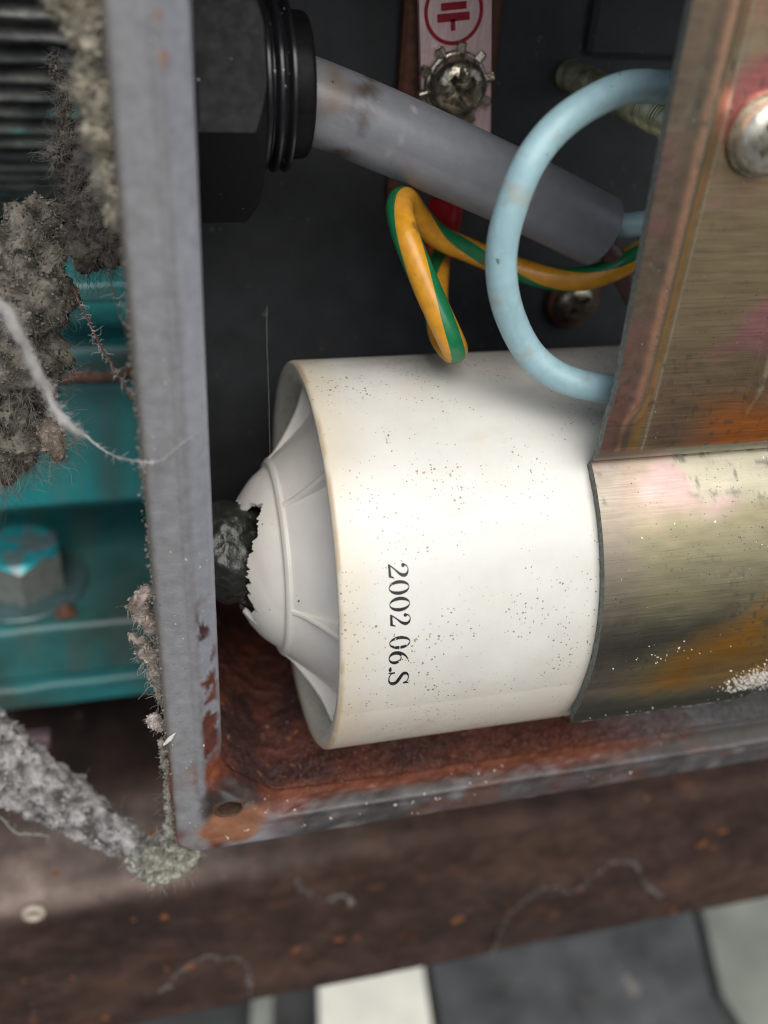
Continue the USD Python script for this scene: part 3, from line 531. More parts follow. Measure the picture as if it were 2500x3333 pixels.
sc = thing('pan_head_screw', 'silvery pan head screw fixing the gold strap at the right edge', 'screw')
so = atY(2508, 446, PY - TH - 0.001); so[1] = PY - TH - 0.0002
def hi_tint(p):
    n = N(p, 420, 4, 6); c = lerp((0.62, 0.58, 0.50), (0.42, 0.50, 0.42), sstep(0.4, 0.65, n)); return lerp(c, (0.22, 0.13, 0.07), sstep(so[2] - 0.0012, so[2] - 0.0035, p[:, 2] + (n - 0.5) * 0.002))
hv = place_head(pan(None, None, 0.0031, 0.0020, None, None, None), so, (0, -1, 0), 5, 0.00012)
obj('head', hv, m_screw_hi, sc, smooth=45)
obj('recess_rust', lathe([(0.0008, 0.0), (0.0008, 0.0019)], so, (0, -1, 0), 20), m_recess, sc, smooth=False)
obj('flange_ring', lathe([(-0.0002, 0.0), (-0.0002, 0.0034), (0.0001, 0.0035), (0.00035, 0.0034), (0.0004, 0.0)], so, (0, -1, 0), 48), m_screw, sc)
stud = thing('threaded_stud', 'greenish threaded stud running from the dark back wall behind the blue loop', 'stud')
r0 = 0.0019; zz = np.arange(0, 0.040, 0.00007); pr = [(0, 0)] + [(z, r0 - 0.00026 * abs(((z / 0.00055) % 1) * 2 - 1)) for z in zz] + [(0.040, 0)]
obj('thread', lathe(pr, (0.0545, 0.0299, 0.0477), (0, -1, 0), 40), m_stud, stud, smooth=50)
bs = thing('back_wall_screw', 'dim dusty screw head low on the dark back wall', 'screw')
o = atY(1865, 975, 0.0295)
obj('head', place_head(pan(None, None, 0.0031, 0.0024, None, None, None), o, (0, -1, 0.0), 9, 0.0001), m_screw, bs, smooth=50)
obj('washer', lathe([(0.0006, 0), (0.0006, 0.0038), (0.0001, 0.0040), (-0.0004, 0.0040)], o, (0, -1, 0), 40), m_rust, bs)

# ------------------------------------------------------------------ earth tag with its screw
tg = thing('earth_tag', 'tinned metal tag stamped with a dark red earth symbol', 'tag')
TY = 0.0262
A0, A1, B0, B1 = atY(1357, -60, TY), atY(1593, -60, TY), atY(1368, 330, TY), atY(1590, 330, TY)
ctr = (A0 + A1 + B0 + B1) / 4; ex = (A1 + B1 - A0 - B0) / 2; wid = np.linalg.norm(ex); ex = np.array([1, 0, 0]) if True else ex; ez = (A0 + A1 - B0 - B1) / 2; hh = np.linalg.norm(ez); ez = ez / hh
ez = np.array([ez[0], 0, ez[2]]); ez /= np.linalg.norm(ez); ex = np.array([ez[2], 0, -ez[0]])
poly = Polygon([(-wid / 2, -hh / 2 - 0.004), (wid / 2, -hh / 2 - 0.004), (wid / 2, hh / 2 + 0.01), (-wid / 2, hh / 2 + 0.01)]).buffer(-0.0002).buffer(0.0002)
def on_tag(t, lift=0.0):
    v = np.array(t.vertices); return ctr + v[:, :1] * ex + v[:, 1:2] * ez + (v[:, 2:] + lift) * np.array([0, -1, 0]), np.array(t.faces)
obj('plate', on_tag(trimesh.creation.extrude_polygon(poly, 0.0008, engine='earcut')), m_tagm, tg, smooth=False)
def tagxy(u, v): q = atY(u, v, TY - 0.0008) - ctr; return np.array([q @ ex, q @ ez])
def sym(poly, name):
    obj(name, on_tag(trimesh.creation.extrude_polygon(poly, 0.00012, engine='earcut'), 0.00077), m_redp, tg, smooth=False)
c0 = tagxy(1477, 36); rr = np.linalg.norm(tagxy(1572, 36) - c0) 
sym(Point(*c0).buffer(rr * 1.0, 32).difference(Point(*c0).buffer(rr * 0.885, 32)), 'symbol_ring')
def bar(u0, v0, u1, v1): a, b = tagxy(u0, v0), tagxy(u1, v1); return sbox(min(a[0], b[0]), min(a[1], b[1]), max(a[0], b[0]), max(a[1], b[1])).buffer(0.00005)
sym(bar(1437, 12, 1517, 26), 'symbol_bar'); sym(bar(1424, 48, 1527, 62), 'symbol_bar'); sym(bar(1468, 64, 1480, 97), 'symbol_stem'); sym(bar(1450, -22, 1504, -10), 'symbol_bar')
strip = thing('mounting_strip', 'rusty brown strip on the back wall behind the earth tag', 'bracket')
obj('strip', bx((0.0322, 0.0275, 0.0405), (0.0440, 0.0299, 0.0570), 0.0005), m_rust, strip, smooth=False)
q = atY(1400, 640, 0.028); obj('strip_foot', bx((0.0318, 0.0280, 0.0325), (0.0352, 0.0299, 0.0404), 0.0005), m_rust, strip, smooth=False)
es = thing('earth_screw', 'tarnished cross head screw with a star washer on the earth tag', 'screw')
eo = atY(1482, 278, TY - 0.0012); eo[1] = TY - 0.0012
hd = place_head(pan(None, None, 0.0033, 0.0023, None, None, None), eo + [0, -0.0004, 0], (0, -1, -0.05), 15, 0.00012, 0.00018)
obj('head', hd, m_screw, es, smooth=50)
obj('recess_dirt', lathe([(0.0009, 0.0), (0.0009, 0.0016)], eo, (0, -1, 0), 16), m_recess, es, smooth=False)
v, f = lathe(spline([(0.0, 0.0026), (0.0, 0.0037), (0.0004, 0.00375), (0.0006, 0.0032), (0.0006, 0.0024)], 16), eo, (0, -1, 0), 60)
obj('washer_ring', (v, f), m_screw, es)
for k in range(10):
    a = k * 2 * math.pi / 10 + 0.25; e = np.array([math.cos(a), 0, math.sin(a)]); tnv = np.array([-math.sin(a), 0, math.cos(a)])
    b0 = bx((-0.0005, -0.0004, 0.0), (0.0005, 0.0004, 0.0013), 0.00016); tw = 0.5
    lv = b0[0]; lx = lv[:, 0] * math.cos(tw) - lv[:, 1] * math.sin(tw); ly = lv[:, 0] * math.sin(tw) + lv[:, 1] * math.cos(tw)
    obj('washer_tooth', (eo + np.array([0, -0.0003, 0]) + e * (0.0034 + lv[:, 2:]) + tnv * lx[:, None] + np.array([0, 1, 0]) * ly[:, None], b0[1]), m_screw, es, smooth=30)

# ------------------------------------------------------------------ cable gland, grey cable and wires
gl = thing('cable_gland', 'black plastic cable gland with hexagon nut and thread in the left wall', 'cable gland')
GC = np.array([0.0, 0.0110, 0.0490])
nut = []
hexr = 0.0128
hx = Polygon([(hexr * math.cos(a), hexr * math.sin(a)) for a in np.arange(6) * math.pi / 3 + math.radians(7)])
def along_x(t, x): v = np.array(t.vertices); return np.stack([x + v[:, 2], GC[1] + v[:, 0], GC[2] + v[:, 1]], -1), np.array(t.faces)
h1 = m3.Manifold.extrude(m3.CrossSection([list(map(tuple, np.array(hx.exterior.coords)[:-1].tolist()))]), 0.0064)
cone = m3.Manifold.revolve(m3.CrossSection([[(0, -0.001), (0.0130, -0.001), (0.0130, 0.0050), (0.0112, 0.0065), (0, 0.0065)]]), 96)
v, f = mf((h1 ^ cone)); obj('hex_nut', (np.stack([0.0062 + v[:, 2], GC[1] + v[:, 0], GC[2] + v[:, 1]], -1), f[:, ::1]), m_black, gl, smooth=25)
obj('base_ring', lathe([(0.0054, 0.0), (0.0054, 0.0128), (0.0064, 0.0129), (0.0066, 0.0124), (0.0066, 0.0)], [0, GC[1], GC[2]], (1, 0, 0), 72), m_black, gl)
pr = [(0.0122, 0.0)] + [(0.0122 + i * 0.00006, 0.0080 - 0.00085 * (0.5 - 0.5 * math.cos(2 * math.pi * (i * 0.00006) / 0.00118)) ** 2.2) for i in range(62)] + [(0.0160, 0.0066), (0.0160, 0.0)]
obj('thread', lathe(pr, [0, GC[1], GC[2]], (1, 0, 0), 90), m_gloss, gl, smooth=50)
obj('collar', lathe(spline([(0.0156, 0.0060), (0.0156, 0.0066), (0.0162, 0.0067), (0.0175, 0.00665), (0.0179, 0.0064), (0.0180, 0.0059), (0.0179, 0.0045), (0.0168, 0.0043)], 40), [0, GC[1], GC[2]], (1, 0, 0), 72), m_black, gl)

cb = thing('grey_cable', 'thick smooth grey cable slanting down from the black gland', 'cable')
p0, p1 = np.array([0.0160, 0.0108, 0.0489]), np.array([0.0521, 0.0100, 0.0346]); d = p1 - p0; d /= np.linalg.norm(d)
line = spline([p0 - d * 0.004 + [0, 0, -0.0008], p0 + d * 0.006, p0 + d * 0.018 + [0, 0, 0.0003], p0 + d * 0.03 + [0, 0, 0.0003], p1], 90)
def cable_tint(p):
    n = N(p, 350, 5, 17); s = (p - p0) @ d; c = np.broadcast_to((0.205, 0.214, 0.236), p.shape) * (0.9 + 0.2 * N(p, 90, 3, 18))[:, None]
    c = lerp(c, (0.07, 0.045, 0.03), np.exp(-((s - 0.0068) / 0.0016) ** 2) * sstep(0.48, 0.62, n) * 0.9)
    c = lerp(c, (0.16, 0.11, 0.07), np.exp(-((s - 0.0040) / 0.0018) ** 2) * sstep(0.4, 0.6, N(p, 160, 3, 19)) * 0.7)
    w = np.abs(s - 0.0115 - 0.25 * (p[:, 2] - 0.045)) ; c = lerp(c, (0.55, 0.53, 0.50), sstep(0.00022, 0.00008, w) * (p[:, 1] < 0.0085) * sstep(0.0425, 0.0455, p[:, 2]) * sstep(0.35, 0.55, n) * 0.55)
    return c
sv, sf = tube(line, 0.00405, 64, caps=False)
rc = 0.00405; endr = [(0.0, rc), (0.00012, rc - 0.0001), (0.00018, rc - 0.0004), (0.0001, rc - 0.0012), (-0.002, rc - 0.0014)]
ev, ef = lathe([(a, b) for a, b in endr], line[-1], line[-1] - line[-2], 64)
obj('sheath', join((sv, sf), (ev, ef)), m_cable, cb, tint=cable_tint)
dd = line[-1] - line[-2]; dd /= np.linalg.norm(dd)
e1 = line[-1]
obj('filler', lathe([(-0.0012, 0.0), (-0.0012, 0.0027)], e1, dd, 24), m_brown, cb, smooth=False)
WR = 0.0014
bw = thing('brown_wire', 'purplish brown wire leaving the cut end of the grey cable', 'wire')
obj('insulation', tube(spline([e1 - dd * 0.003 + [0, -0.0014, -0.0012], e1 + dd * 0.001 + [0.0, -0.0014, -0.0014], e1 + [0.004, -0.0015, -0.0054], e1 + [0.009, -0.001, -0.0105], e1 + [0.018, 0.002, -0.0120]], 50), WR, 24), m_brown, bw, smooth=True)
def blue_tint(p):
    n = N(p, 260, 4, 23); c = lerp((0.29, 0.46, 0.50), (0.35, 0.53, 0.58), n)
    return lerp(c, (0.36, 0.36, 0.30), sstep(0.54, 0.70, N(p, 520, 4, 24)) * 0.6)
b2 = thing('blue_wire', 'short pale blue wire end showing between grey cable and gold strap', 'wire')
obj('insulation', tube(spline([e1 - dd * 0.003 + [0, 0.0005, 0.0010], e1 + dd * 0.0015 + [0, 0.0005, 0.0012], e1 + [0.006, 0.001, 0.0005], e1 + [0.014, 0.0015, 0.0018], e1 + [0.022, 0.002, 0.003]], 40), WR, 24), m_blue, b2, tint=blue_tint)
# pale blue loop in front of the cable
bl = thing('blue_wire', 'pale blue wire bent in a big loop in front of the grey cable', 'wire')
W = [(2330, 305, 0.000), (2150, 288, -0.003), (2010, 300, -0.005), (1880, 360, -0.0065), (1770, 460, -0.0075), (1690, 590, -0.0085), (1645, 740, -0.009), (1632, 890, -0.009), (1650, 1020, -0.0085), (1705, 1130, -0.0085), (1790, 1205, -0.0095), (1880, 1248, -0.0105), (1985, 1268, -0.0108), (2110, 1280, -0.009)]
W = [atY(*w) for w in W]
# keep clear of the can
W = [np.array([p[0], *(np.array([p[1], p[2]]) * max(1.0, (RC + 0.0018) / np.hypot(p[1], p[2])))]) for p in W]
obj('insulation', tube((lambda q_: q_ + (np.stack([N(q_, 130, 2, 300), N(q_, 130, 2, 301), N(q_, 130, 2, 302)], -1) - 0.5) * 0.0009)(spline(W, 200)), 0.00146, 32), m_blue, bl, tint=blue_tint)

# yellow and green earth wire: from the cable end left, round a tight loop, up behind the cable
ew = thing('earth_wire', 'yellow and green striped earth wire folded under the grey cable', 'wire')
E1 = [(2090, 815, 0.0080), (2010, 870, 0.0078), (1905, 906, 0.0090), (1790, 905, 0.0110), (1660, 868, 0.0130), (1520, 812, 0.0140), (1425, 768, 0.0140), (1358, 700, 0.0125), (1322, 650, 0.0100), (1300, 672, 0.0055), (1318, 758, 0.0015), (1366, 880, -0.0010), (1418, 1000, -0.0030), (1462, 1095, -0.0040), (1480, 1138, -0.0028), (1462, 1130, 0.0005), (1430, 1075, 0.006), (1420, 970, 0.012), (1428, 850, 0.018), (1438, 760, 0.021), (1448, 690, 0.0225), (1455, 600, 0.0235)]
E1 = [atY(*w) for w in E1]
E1 = [np.array([p[0], *(np.array([p[1], p[2]]) * max(1.0, (RC + 0.0014) / np.hypot(p[1], p[2])))]) for p in E1]
path = spline(E1, 260)
sd = 40; v, f = tube(path, 0.00138, sd, caps=False)
sl = np.concatenate([[0], np.cumsum(np.linalg.norm(np.diff(path, axis=0), axis=1))]); phi = np.arange(sd) * 2 * np.pi / sd
STW, ST0 = 152.0, 0.6
stripe = np.cos(2 * (phi[None, :] - ST0 - STW * sl[:, None])).ravel()
obj('insulation', (v, f), m_earth, ew, smooth=True, attrs={'stripe': stripe})
q = path[-14]; obj('crimp_sleeve', tube(spline([path[-34], path[-26], path[-18], path[-8]], 20), 0.0021, 24), m_red, ew, smooth=True, label='red plastic crimp sleeve at the end of the wire')
# ------------------------------------------------------------------ teal motor on the left
TEAL = np.array([0.018, 0.25, 0.258])
mt = thing('teal_motor', 'dusty teal painted motor housing behind the left side of the box', 'motor')
def teal_tint(p):
    n = N(p, 90, 4, 41); n2 = N(p, 260, 4, 42); c = TEAL * (0.75 + 0.5 * n)[:, None]
    c = lerp(c, (0.13, 0.16, 0.13), sstep(0.50, 0.70, n2) * 0.5); c = lerp(c, (0.05, 0.06, 0.045), sstep(0.44, 0.72, N(p * [0.5, 1, 1], 60, 4, 48)) * 0.85); return lerp(c, (0.10, 0.06, 0.035), sstep(0.66, 0.76, N(p, 130, 4, 43)) * 0.5)
def fin_tint(p):
    n = N(p * [0.6, 1, 1], 260, 4, 44); c = lerp((0.034, 0.040, 0.038), (0.15, 0.15, 0.135), sstep(0.34, 0.66, n)); return lerp(c, (0.02, 0.33, 0.31), sstep(0.72, 0.75, N(p * [0.5, 1, 1], 260, 4, 45)))
XL, XR = -0.085, 0.040
MC, MR = np.array([0.120, 0.067]), 0.0575
obj('housing', lathe([(XL, 0), (XL, MR), (XR, MR), (XR, 0)], (0, MC[0], MC[1]), (1, 0, 0), 160), m_fin, mt, tint=fin_tint)
for k in range(34):
    a = math.radians(24 - k * 3.05); e = np.array([0, -math.cos(a), math.sin(a)]); t = np.array([0, math.sin(a), math.cos(a)])
    xs_ = np.linspace(XL, XR, 60); sec = [(-0.00072, -0.001), (-0.00050, 0.0026), (-0.0002, 0.0029), (0.0002, 0.0029), (0.00050, 0.0026), (0.00072, -0.001)]
    Pf = np.array([[np.array([x, MC[0], MC[1]]) + e * (MR + h) + t * w for w, h in sec] for x in xs_]); Pf = Pf + (N(Pf, 300, 3, k)[..., None] - 0.5) * 0.0005
    obj('fin', grid(Pf), m_fin, mt, tint=fin_tint)
MY = 0.045
def zq(v, u=320, y=MY): return atY(u, v, y)[2]
def xbar(name, prof, m=m_teal, nn=70, jit=0.0004, seed=0, label=None, tint=teal_tint):
    """a casting edge that runs along x; prof: (y, z) loop"""
    p = np.array(prof); p = np.vstack([np.linspace(p[i], p[(i + 1) % len(p)], 9)[:-1] for i in range(len(p))]); xs_ = np.linspace(XL, XR, nn)
    Pp = np.stack([np.broadcast_to(xs_[:, None], (nn, len(p))), np.broadcast_to(p[:, 0], (nn, len(p))), np.broadcast_to(p[:, 1], (nn, len(p)))], -1); Pp = Pp + (N(Pp, 160, 3, seed)[..., None] - 0.5) * jit
    obj(name, grid(Pp, closed_v=True), m, mt, tint=tint, label=label)
def rounded(y0, z0, y1, z1, r, k=6):
    b = sbox(y0 + r, z0 + r, y1 - r, z1 - r).buffer(r, k); return list(b.exterior.coords)[:-1]
def xsolid(name, shp, **kw):
    xbar(name, [(a, b) for a, b in shp], **kw)
def coarse(name, lo, hi, r, seed=0, label=None):
    pts = np.array(rounded(lo[0], lo[1], hi[0], hi[1], r)); xs_ = np.linspace(XL, XR, 90)
    Pp = np.stack([np.broadcast_to(xs_[:, None], (90, len(pts))), np.broadcast_to(pts[:, 0], (90, len(pts))), np.broadcast_to(pts[:, 1], (90, len(pts)))], -1); Pp = Pp + (N(Pp, 160, 3, seed)[..., None] - 0.5) * 0.0004
    obj(name, grid(Pp, closed_v=True), m_teal, mt, tint=teal_tint, label=label)
coarse('upper_ledge', (MY, zq(990)), (0.0575, zq(922)), 0.0009, 1)
coarse('middle_ledge', (MY + 0.008, zq(1238, y=MY + 0.008)), (0.080, zq(1120, y=MY + 0.008)), 0.0024, 2)
coarse('web_plate', (MY + 0.016, zq(1640, y=MY + 0.016)), (0.082, zq(1250, y=MY + 0.016)), 0.0010, 3)
zf = atY(250, 2035, MY)[2]
coarse('foot_plate', (MY, atY(250, 2195, MY)[2]), (0.092, zf), 0.0012, 4)
coarse('base_lip', (MY - 0.0022, atY(250, 2292, MY - 0.0022)[2]), (0.090, atY(250, 2222, MY - 0.0022)[2]), 0.0010, 5)
coarse('core', (0.083, -0.064), (0.10, 0.010), 0.001, 6)
# bolt on the foot
hb = thing('hex_bolt', 'large hexagon bolt with flaking teal paint on the motor foot', 'bolt')
bo = atZ(80, 1905, zf); bo[2] = zf
def bolt_tint(p):
    n = N(p, 420, 4, 46); top = p[:, 2] > zf + 0.0083; c = np.broadcast_to((0.30, 0.31, 0.28), p.shape)
    return lerp(c, lerp((0.03, 0.34, 0.38), (0.17, 0.22, 0.23), sstep(0.46, 0.56, n)), top * 1.0)
hr = 0.0078
hxs = m3.Manifold.extrude(m3.CrossSection([[(hr * math.cos(a), hr * math.sin(a)) for a in np.arange(6) * math.pi / 3 + 0.62]]), 0.0078)
cn = m3.Manifold.revolve(m3.CrossSection([[(0, -0.001), (0.0079, -0.001), (0.0079, 0.0066), (0.0062, 0.0079), (0, 0.0079)]]), 64)
v, f = mf((hxs ^ cn).refine_to_length(0.0006)); obj('head', (v + bo + [0, 0, 0.0012], f), m_bolt, hb, smooth=False, tint=bolt_tint)
obj('washer', lathe([(0.0, 0.0), (0.0, 0.0108), (0.0004, 0.0111), (0.0012, 0.0108), (0.0013, 0.0)], bo, (0, 0, 1), 60), m_bolt, hb, tint=lambda p: np.broadcast_to((0.12, 0.20, 0.20), p.shape))
nb = atZ(215, 2000, zf); nb[2] = zf
obj('rust_nub', blob([(nb + [0, 0, 0.0003], 0.0017), (nb + [0.0003, 0, 0.0014], 0.0010)], 0.0004, 0.0006, 900, 4), m_rust, smooth=True, label='small rusty nub near the front edge of the motor foot', cat='stud')
ps = atY(85, 2412, 0.02)
obj('cable_stub', tube([ps + [-0.006, 0, 0.0002], ps, ps + [0.0034, 0, -0.0002], ps + [0.0036, 0, -0.0002]], [0.0017, 0.0017, 0.0017, 0.0012], 20), m_purple, smooth=True, label='purplish stub above the dust covered strut at lower left', cat='stub')

# ------------------------------------------------------------------ dust, webs
def dust_tint(a, b, s=500, seed=0):
    return lambda p: lerp(a, b, sstep(0.3, 0.7, N(p, s, 4, seed)))
def clump(label, spheres, seed, n_f=700, fl=0.004, fr=0.00005, noise=0.0011, cols=((0.10, 0.085, 0.065), (0.30, 0.27, 0.22)), grains=300, refine=0.0006, fcol=((0.16, 0.14, 0.11), (0.36, 0.34, 0.30)), gs=0.0003, sag=0.3, name='dust_clump', cat='dust', ns=420):
    t = thing(name, label, cat)
    S = [(atY(u, v, y), r) for u, v, y, r in spheres]
    v, f = blob(S, refine, noise, ns, seed, 3); obj('core', (v, f), m_dust, t, smooth=True, tint=dust_tint(cols[0], cols[1], 650, seed))
    T = trimesh.Trimesh(v, f, process=False); g = np.random.default_rng(seed); pts, fi = trimesh.sample.sample_surface(T, n_f + grains, seed=seed); nn = T.face_normals[fi]
    dirs = nn * 0.15 + g.normal(0, 0.55, nn.shape) - [0, 0, sag]
    obj('fibres', fibres(pts[:n_f], dirs[:n_f], fl * g.uniform(0.4, 1.9, n_f), fr, seed, 0.30, 7), m_fibre, t, smooth=True, tint=dust_tint(fcol[0], fcol[1], 300, seed + 1), kind='stuff')
    if grains: obj('grains', crumbs(pts[n_f:] + nn[n_f:] * 0.0001, gs, seed), m_fibre, t, smooth=False, tint=dust_tint(cols[0], cols[1], 900, seed + 2), kind='stuff')
    return t
clump('long yellowish grey dust crust down the top left edge of the box', [(225, -30, -0.004, 0.0022), (290, 130, -0.006, 0.0013), (285, 240, -0.006, 0.0011), (325, 330, -0.008, 0.0012), (330, 470, -0.009, 0.0008), (370, 620, -0.010, 0.0010), (385, 730, -0.011, 0.0005)], 101, 1100, 0.0016, 0.00003, cols=((0.16, 0.135, 0.09), (0.46, 0.42, 0.32)), noise=0.0012, ns=700, grains=700)
clump('dark brown dust mass wedged between motor fins and box edge', [(250, 600, 0.020, 0.0016), (240, 680, 0.016, 0.0022), (300, 750, 0.012, 0.0028), (350, 800, 0.004, 0.0016)], 102, 1500, 0.0024, 0.000026, cols=((0.022, 0.019, 0.015), (0.10, 0.085, 0.065)), fcol=((0.06, 0.05, 0.04), (0.20, 0.18, 0.15)), noise=0.0030, ns=480, grains=1500, gs=0.00022, refine=0.0004)
clump('hanging stem of dusty web beside the dark fins', [(170, 180, 0.022, 0.0004), (205, 300, 0.022, 0.0008), (212, 420, 0.022, 0.0010), (190, 520, 0.022, 0.0009), (230, 590, 0.022, 0.0009)], 103, 600, 0.0024, 0.000026, cols=((0.04, 0.034, 0.027), (0.16, 0.14, 0.11)), fcol=((0.10, 0.09, 0.075), (0.26, 0.24, 0.21)), noise=0.0020, ns=560, grains=700, gs=0.0002, refine=0.0004)
clump('large ragged dust nest hanging on the left below the fins', [(90, 770, 0.012, 0.0030), (95, 860, 0.010, 0.0036), (60, 970, 0.008, 0.0046), (40, 1120, 0.006, 0.0046), (15, 1280, 0.006, 0.0046), (30, 1420, 0.005, 0.0036), (10, 1500, 0.005, 0.0028)], 104, 4200, 0.0022, 0.000022, cols=((0.032, 0.026, 0.019), (0.205, 0.185, 0.150)), noise=0.0036, grains=4500, fcol=((0.10, 0.085, 0.066), (0.36, 0.33, 0.28)), ns=380, sag=1.0, refine=0.0004, gs=0.00020)
clump('small brown dust tuft at the lower right of the nest', [(165, 1400, 0.003, 0.0011), (185, 1480, 0.002, 0.0008)], 105, 360, 0.0022, 0.00003, cols=((0.16, 0.12, 0.09), (0.32, 0.26, 0.2)), noise=0.0009, grains=80)
clump('pale pinkish dust lump on the box edge level with the bolt', [(470, 1925, -0.013, 0.0006), (448, 1960, -0.013, 0.0009), (470, 2010, -0.013, 0.0010), (490, 2035, -0.013, 0.0006)], 106, 200, 0.0011, 0.00004, cols=((0.16, 0.12, 0.10), (0.44, 0.36, 0.31)), noise=0.0008, ns=900, refine=0.0003, grains=160, gs=0.0002)
clump('fuzzy dust tuft low on the box edge beside the teal lip', [(425, 2075, -0.012, 0.0004), (460, 2090, -0.013, 0.0006), (485, 2130, -0.013, 0.0009), (500, 2180, -0.013, 0.0006), (515, 2240, -0.014, 0.0003), (525, 2290, -0.014, 0.0003)], 107, 320, 0.0013, 0.00004, cols=((0.13, 0.11, 0.09), (0.40, 0.35, 0.30)), noise=0.0008, ns=900, refine=0.0003, grains=220, gs=0.0002)
clump('tiny whitish dust ball on the box edge below the motor', [(498, 2343, -0.014, 0.0007), (520, 2360, -0.014, 0.0004)], 108, 70, 0.0008, 0.00003, cols=((0.28, 0.24, 0.21), (0.62, 0.55, 0.5)), noise=0.0005, ns=1200, refine=0.0003, grains=60, gs=0.00016)
clump('thin dust fringe on the box edge above the corner', [(525, 2420, -0.014, 0.0003), (540, 2500, -0.014, 0.0003), (552, 2600, -0.014, 0.0004), (556, 2660, -0.014, 0.0006)], 109, 160, 0.0012, 0.00003, cols=((0.15, 0.14, 0.11), (0.38, 0.36, 0.3)), noise=0.0005, ns=1000, refine=0.0003, grains=160, gs=0.0002)
clump('dust covered strut slanting from lower left to the box corner', [(-60, 2430, 0.004, 0.0048), (60, 2520, 0.002, 0.0041), (190, 2600, -0.001, 0.0034), (330, 2690, -0.005, 0.0025), (440, 2750, -0.008, 0.0020), (500, 2790, -0.010, 0.0016)], 110, 260, 0.0014, 0.000025, cols=((0.055, 0.048, 0.042), (0.36, 0.345, 0.335)), fcol=((0.2, 0.19, 0.18), (0.36, 0.35, 0.33)), noise=0.0012, ns=650, grains=1500, name='dusty_strut', cat='strut', refine=0.0004)
clump('mossy grey dust lump under the lower left corner of the box', [(455, 2790, -0.010, 0.0014), (520, 2800, -0.0125, 0.0026), (590, 2780, -0.0135, 0.0016), (560, 2690, -0.014, 0.0008)], 111, 420, 0.0018, 0.00005, cols=((0.10, 0.10, 0.075), (0.40, 0.40, 0.33)), noise=0.0010, ns=900, grains=900, gs=0.00035, refine=0.0004)

def web(label, pts, r, fuzz=0, seed=0, n=80, m=None, fl=0.0012, name='cobweb_strand', jit=0.0002):
    t = thing(name, label, 'cobweb'); p = spline([atY(*q) for q in pts], n); p = p + (N(p, 350, 3, seed)[:, None] - 0.5) * jit * np.array([1, 1, 1]); rr = r if np.ndim(r) == 0 else np.interp(np.linspace(0, 1, n), np.linspace(0, 1, len(r)), r)
    obj('thread', tube(p, rr, 7), m or m_web, t, smooth=True)
    if fuzz:
        g = np.random.default_rng(seed); k = g.integers(0, n - 1, fuzz); roots = p[k] + g.normal(0, 1, (fuzz, 3)) * (np.broadcast_to(rr, (n,))[k])[:, None] * 0.5; tn = p[k + 1] - p[k]; tn /= np.linalg.norm(tn, axis=1, keepdims=True)
        obj('fuzz', fibres(roots, tn * 1.2 + g.normal(0, 0.55, roots.shape), fl, 0.00003, seed, 0.4, 6), m_fibre, t, smooth=True, tint=dust_tint((0.35, 0.34, 0.32), (0.62, 0.61, 0.6), 400, seed), kind='stuff')
web('thick fuzzy white cobweb rope across the dust nest', [(-20, 960, -0.012), (60, 1090, -0.012), (120, 1230, -0.012), (190, 1340, -0.012), (270, 1410, -0.012)], [0.00045, 0.0006, 0.0004, 0.00055, 0.0003, 0.00045, 0.0002], 900, 201, 90, fl=0.0008, jit=0.0007)
web('thin cobweb end running from the rope over the box edge', [(270, 1410, -0.012), (350, 1470, -0.013), (440, 1503, -0.0172), (510, 1505, -0.0175), (580, 1455, -0.0178), (640, 1405, -0.0172)], [0.00012, 0.00005, 0.00005, 0.00006, 0.00004, 0.00002], 60, 202, 80, fl=0.0008)
web('dark web thread across the teal ledges', [(240, 940, 0.006), (310, 1090, 0.000), (370, 1200, -0.006), (430, 1300, -0.013)], 0.00011, 80, 203, 60, m=m_rust)
web('taut dark thread hanging over the upper teal ledge', [(345, 840, 0.004), (362, 920, 0.000), (385, 1010, -0.005), (412, 1085, -0.012)], 0.00005, 12, 204, 40, m=m_rust)
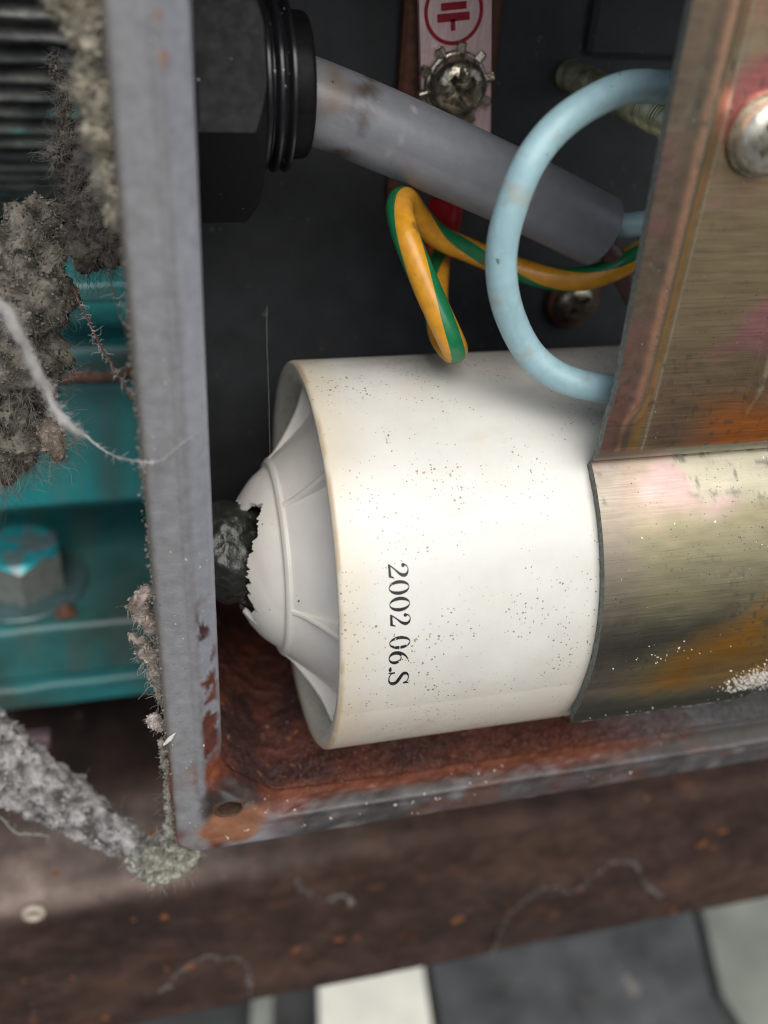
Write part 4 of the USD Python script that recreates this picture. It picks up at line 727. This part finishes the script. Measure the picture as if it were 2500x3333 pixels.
web('brown dusty web strand lying along the middle teal ledge', [(200, 1240, 0.040), (270, 1225, 0.040), (340, 1228, 0.036), (430, 1210, 0.030)], [0.0006, 0.0009, 0.0007, 0.0005], 200, 205, 50, m=m_rust)
web('fine beaded web thread hanging left of the capacitor', [(868, 1000, -0.008), (870, 1150, -0.009), (876, 1330, -0.009), (880, 1540, -0.0095)], 0.000009, 0, 206, 60, jit=0.00004)
web('pair of fine web lines below the dusty strut', [(0, 2660, 0.0), (50, 2710, 0.0), (90, 2715, 0.0), (160, 2724, 0.0)], 0.00008, 20, 207, 40)
web('faint pale web line curling on the rusty beam', [(965, 2850, BY - 0.0006), (985, 2900, BY - 0.0006), (1060, 2925, BY - 0.0006), (1110, 2918, BY - 0.0006), (1150, 2940, BY - 0.0006)], 0.0001, 60, 208, 50, jit=0.001, m=m_dim)
web('branching pale web line on the right of the rusty beam', [(1600, 3110, BY - 0.0006), (1650, 2990, BY - 0.0006), (1760, 2890, BY - 0.0006), (1880, 2895, BY - 0.0006), (1960, 2830, BY - 0.0006), (2060, 2800, BY - 0.0006), (2110, 2890, BY - 0.0006), (2160, 2920, BY - 0.0006)], [0.0001, 0.00009, 0.00014, 0.00008, 0.0001, 0.00015, 0.00008, 0.00014], 160, 209, 90, jit=0.0016, m=m_dim)
web('pale web arc on the lower left of the rusty beam', [(510, 3240, BY - 0.0006), (600, 3150, BY - 0.0006), (680, 3120, BY - 0.0006), (790, 3130, BY - 0.0006), (815, 3240, BY - 0.0006)], [0.00006, 0.0001, 0.00012, 0.00012, 0.00008], 90, 210, 60, jit=0.0014, m=m_dim)
web('web line sagging below the beam towards the dark slab', [(1560, 3180, 0.03), (1760, 3210, 0.03), (1950, 3250, 0.03), (2080, 3170, 0.03), (2220, 3080, 0.02)], 0.0001, 30, 211, 60, jit=0.001, m=m_dim)
# husk and grit
hk = atY(552, 2405, FY - 0.0003)
obj('seed_husk', blob([(hk + [-0.0006, 0, -0.0007], 0.00014), (hk, 0.00026), (hk + [0.0006, 0, 0.0007], 0.0001)], 0.0002, 0.00008, 2500, 2, 2), m_white, smooth=True, label='pale flat husk stuck low on the left rim', cat='husk')
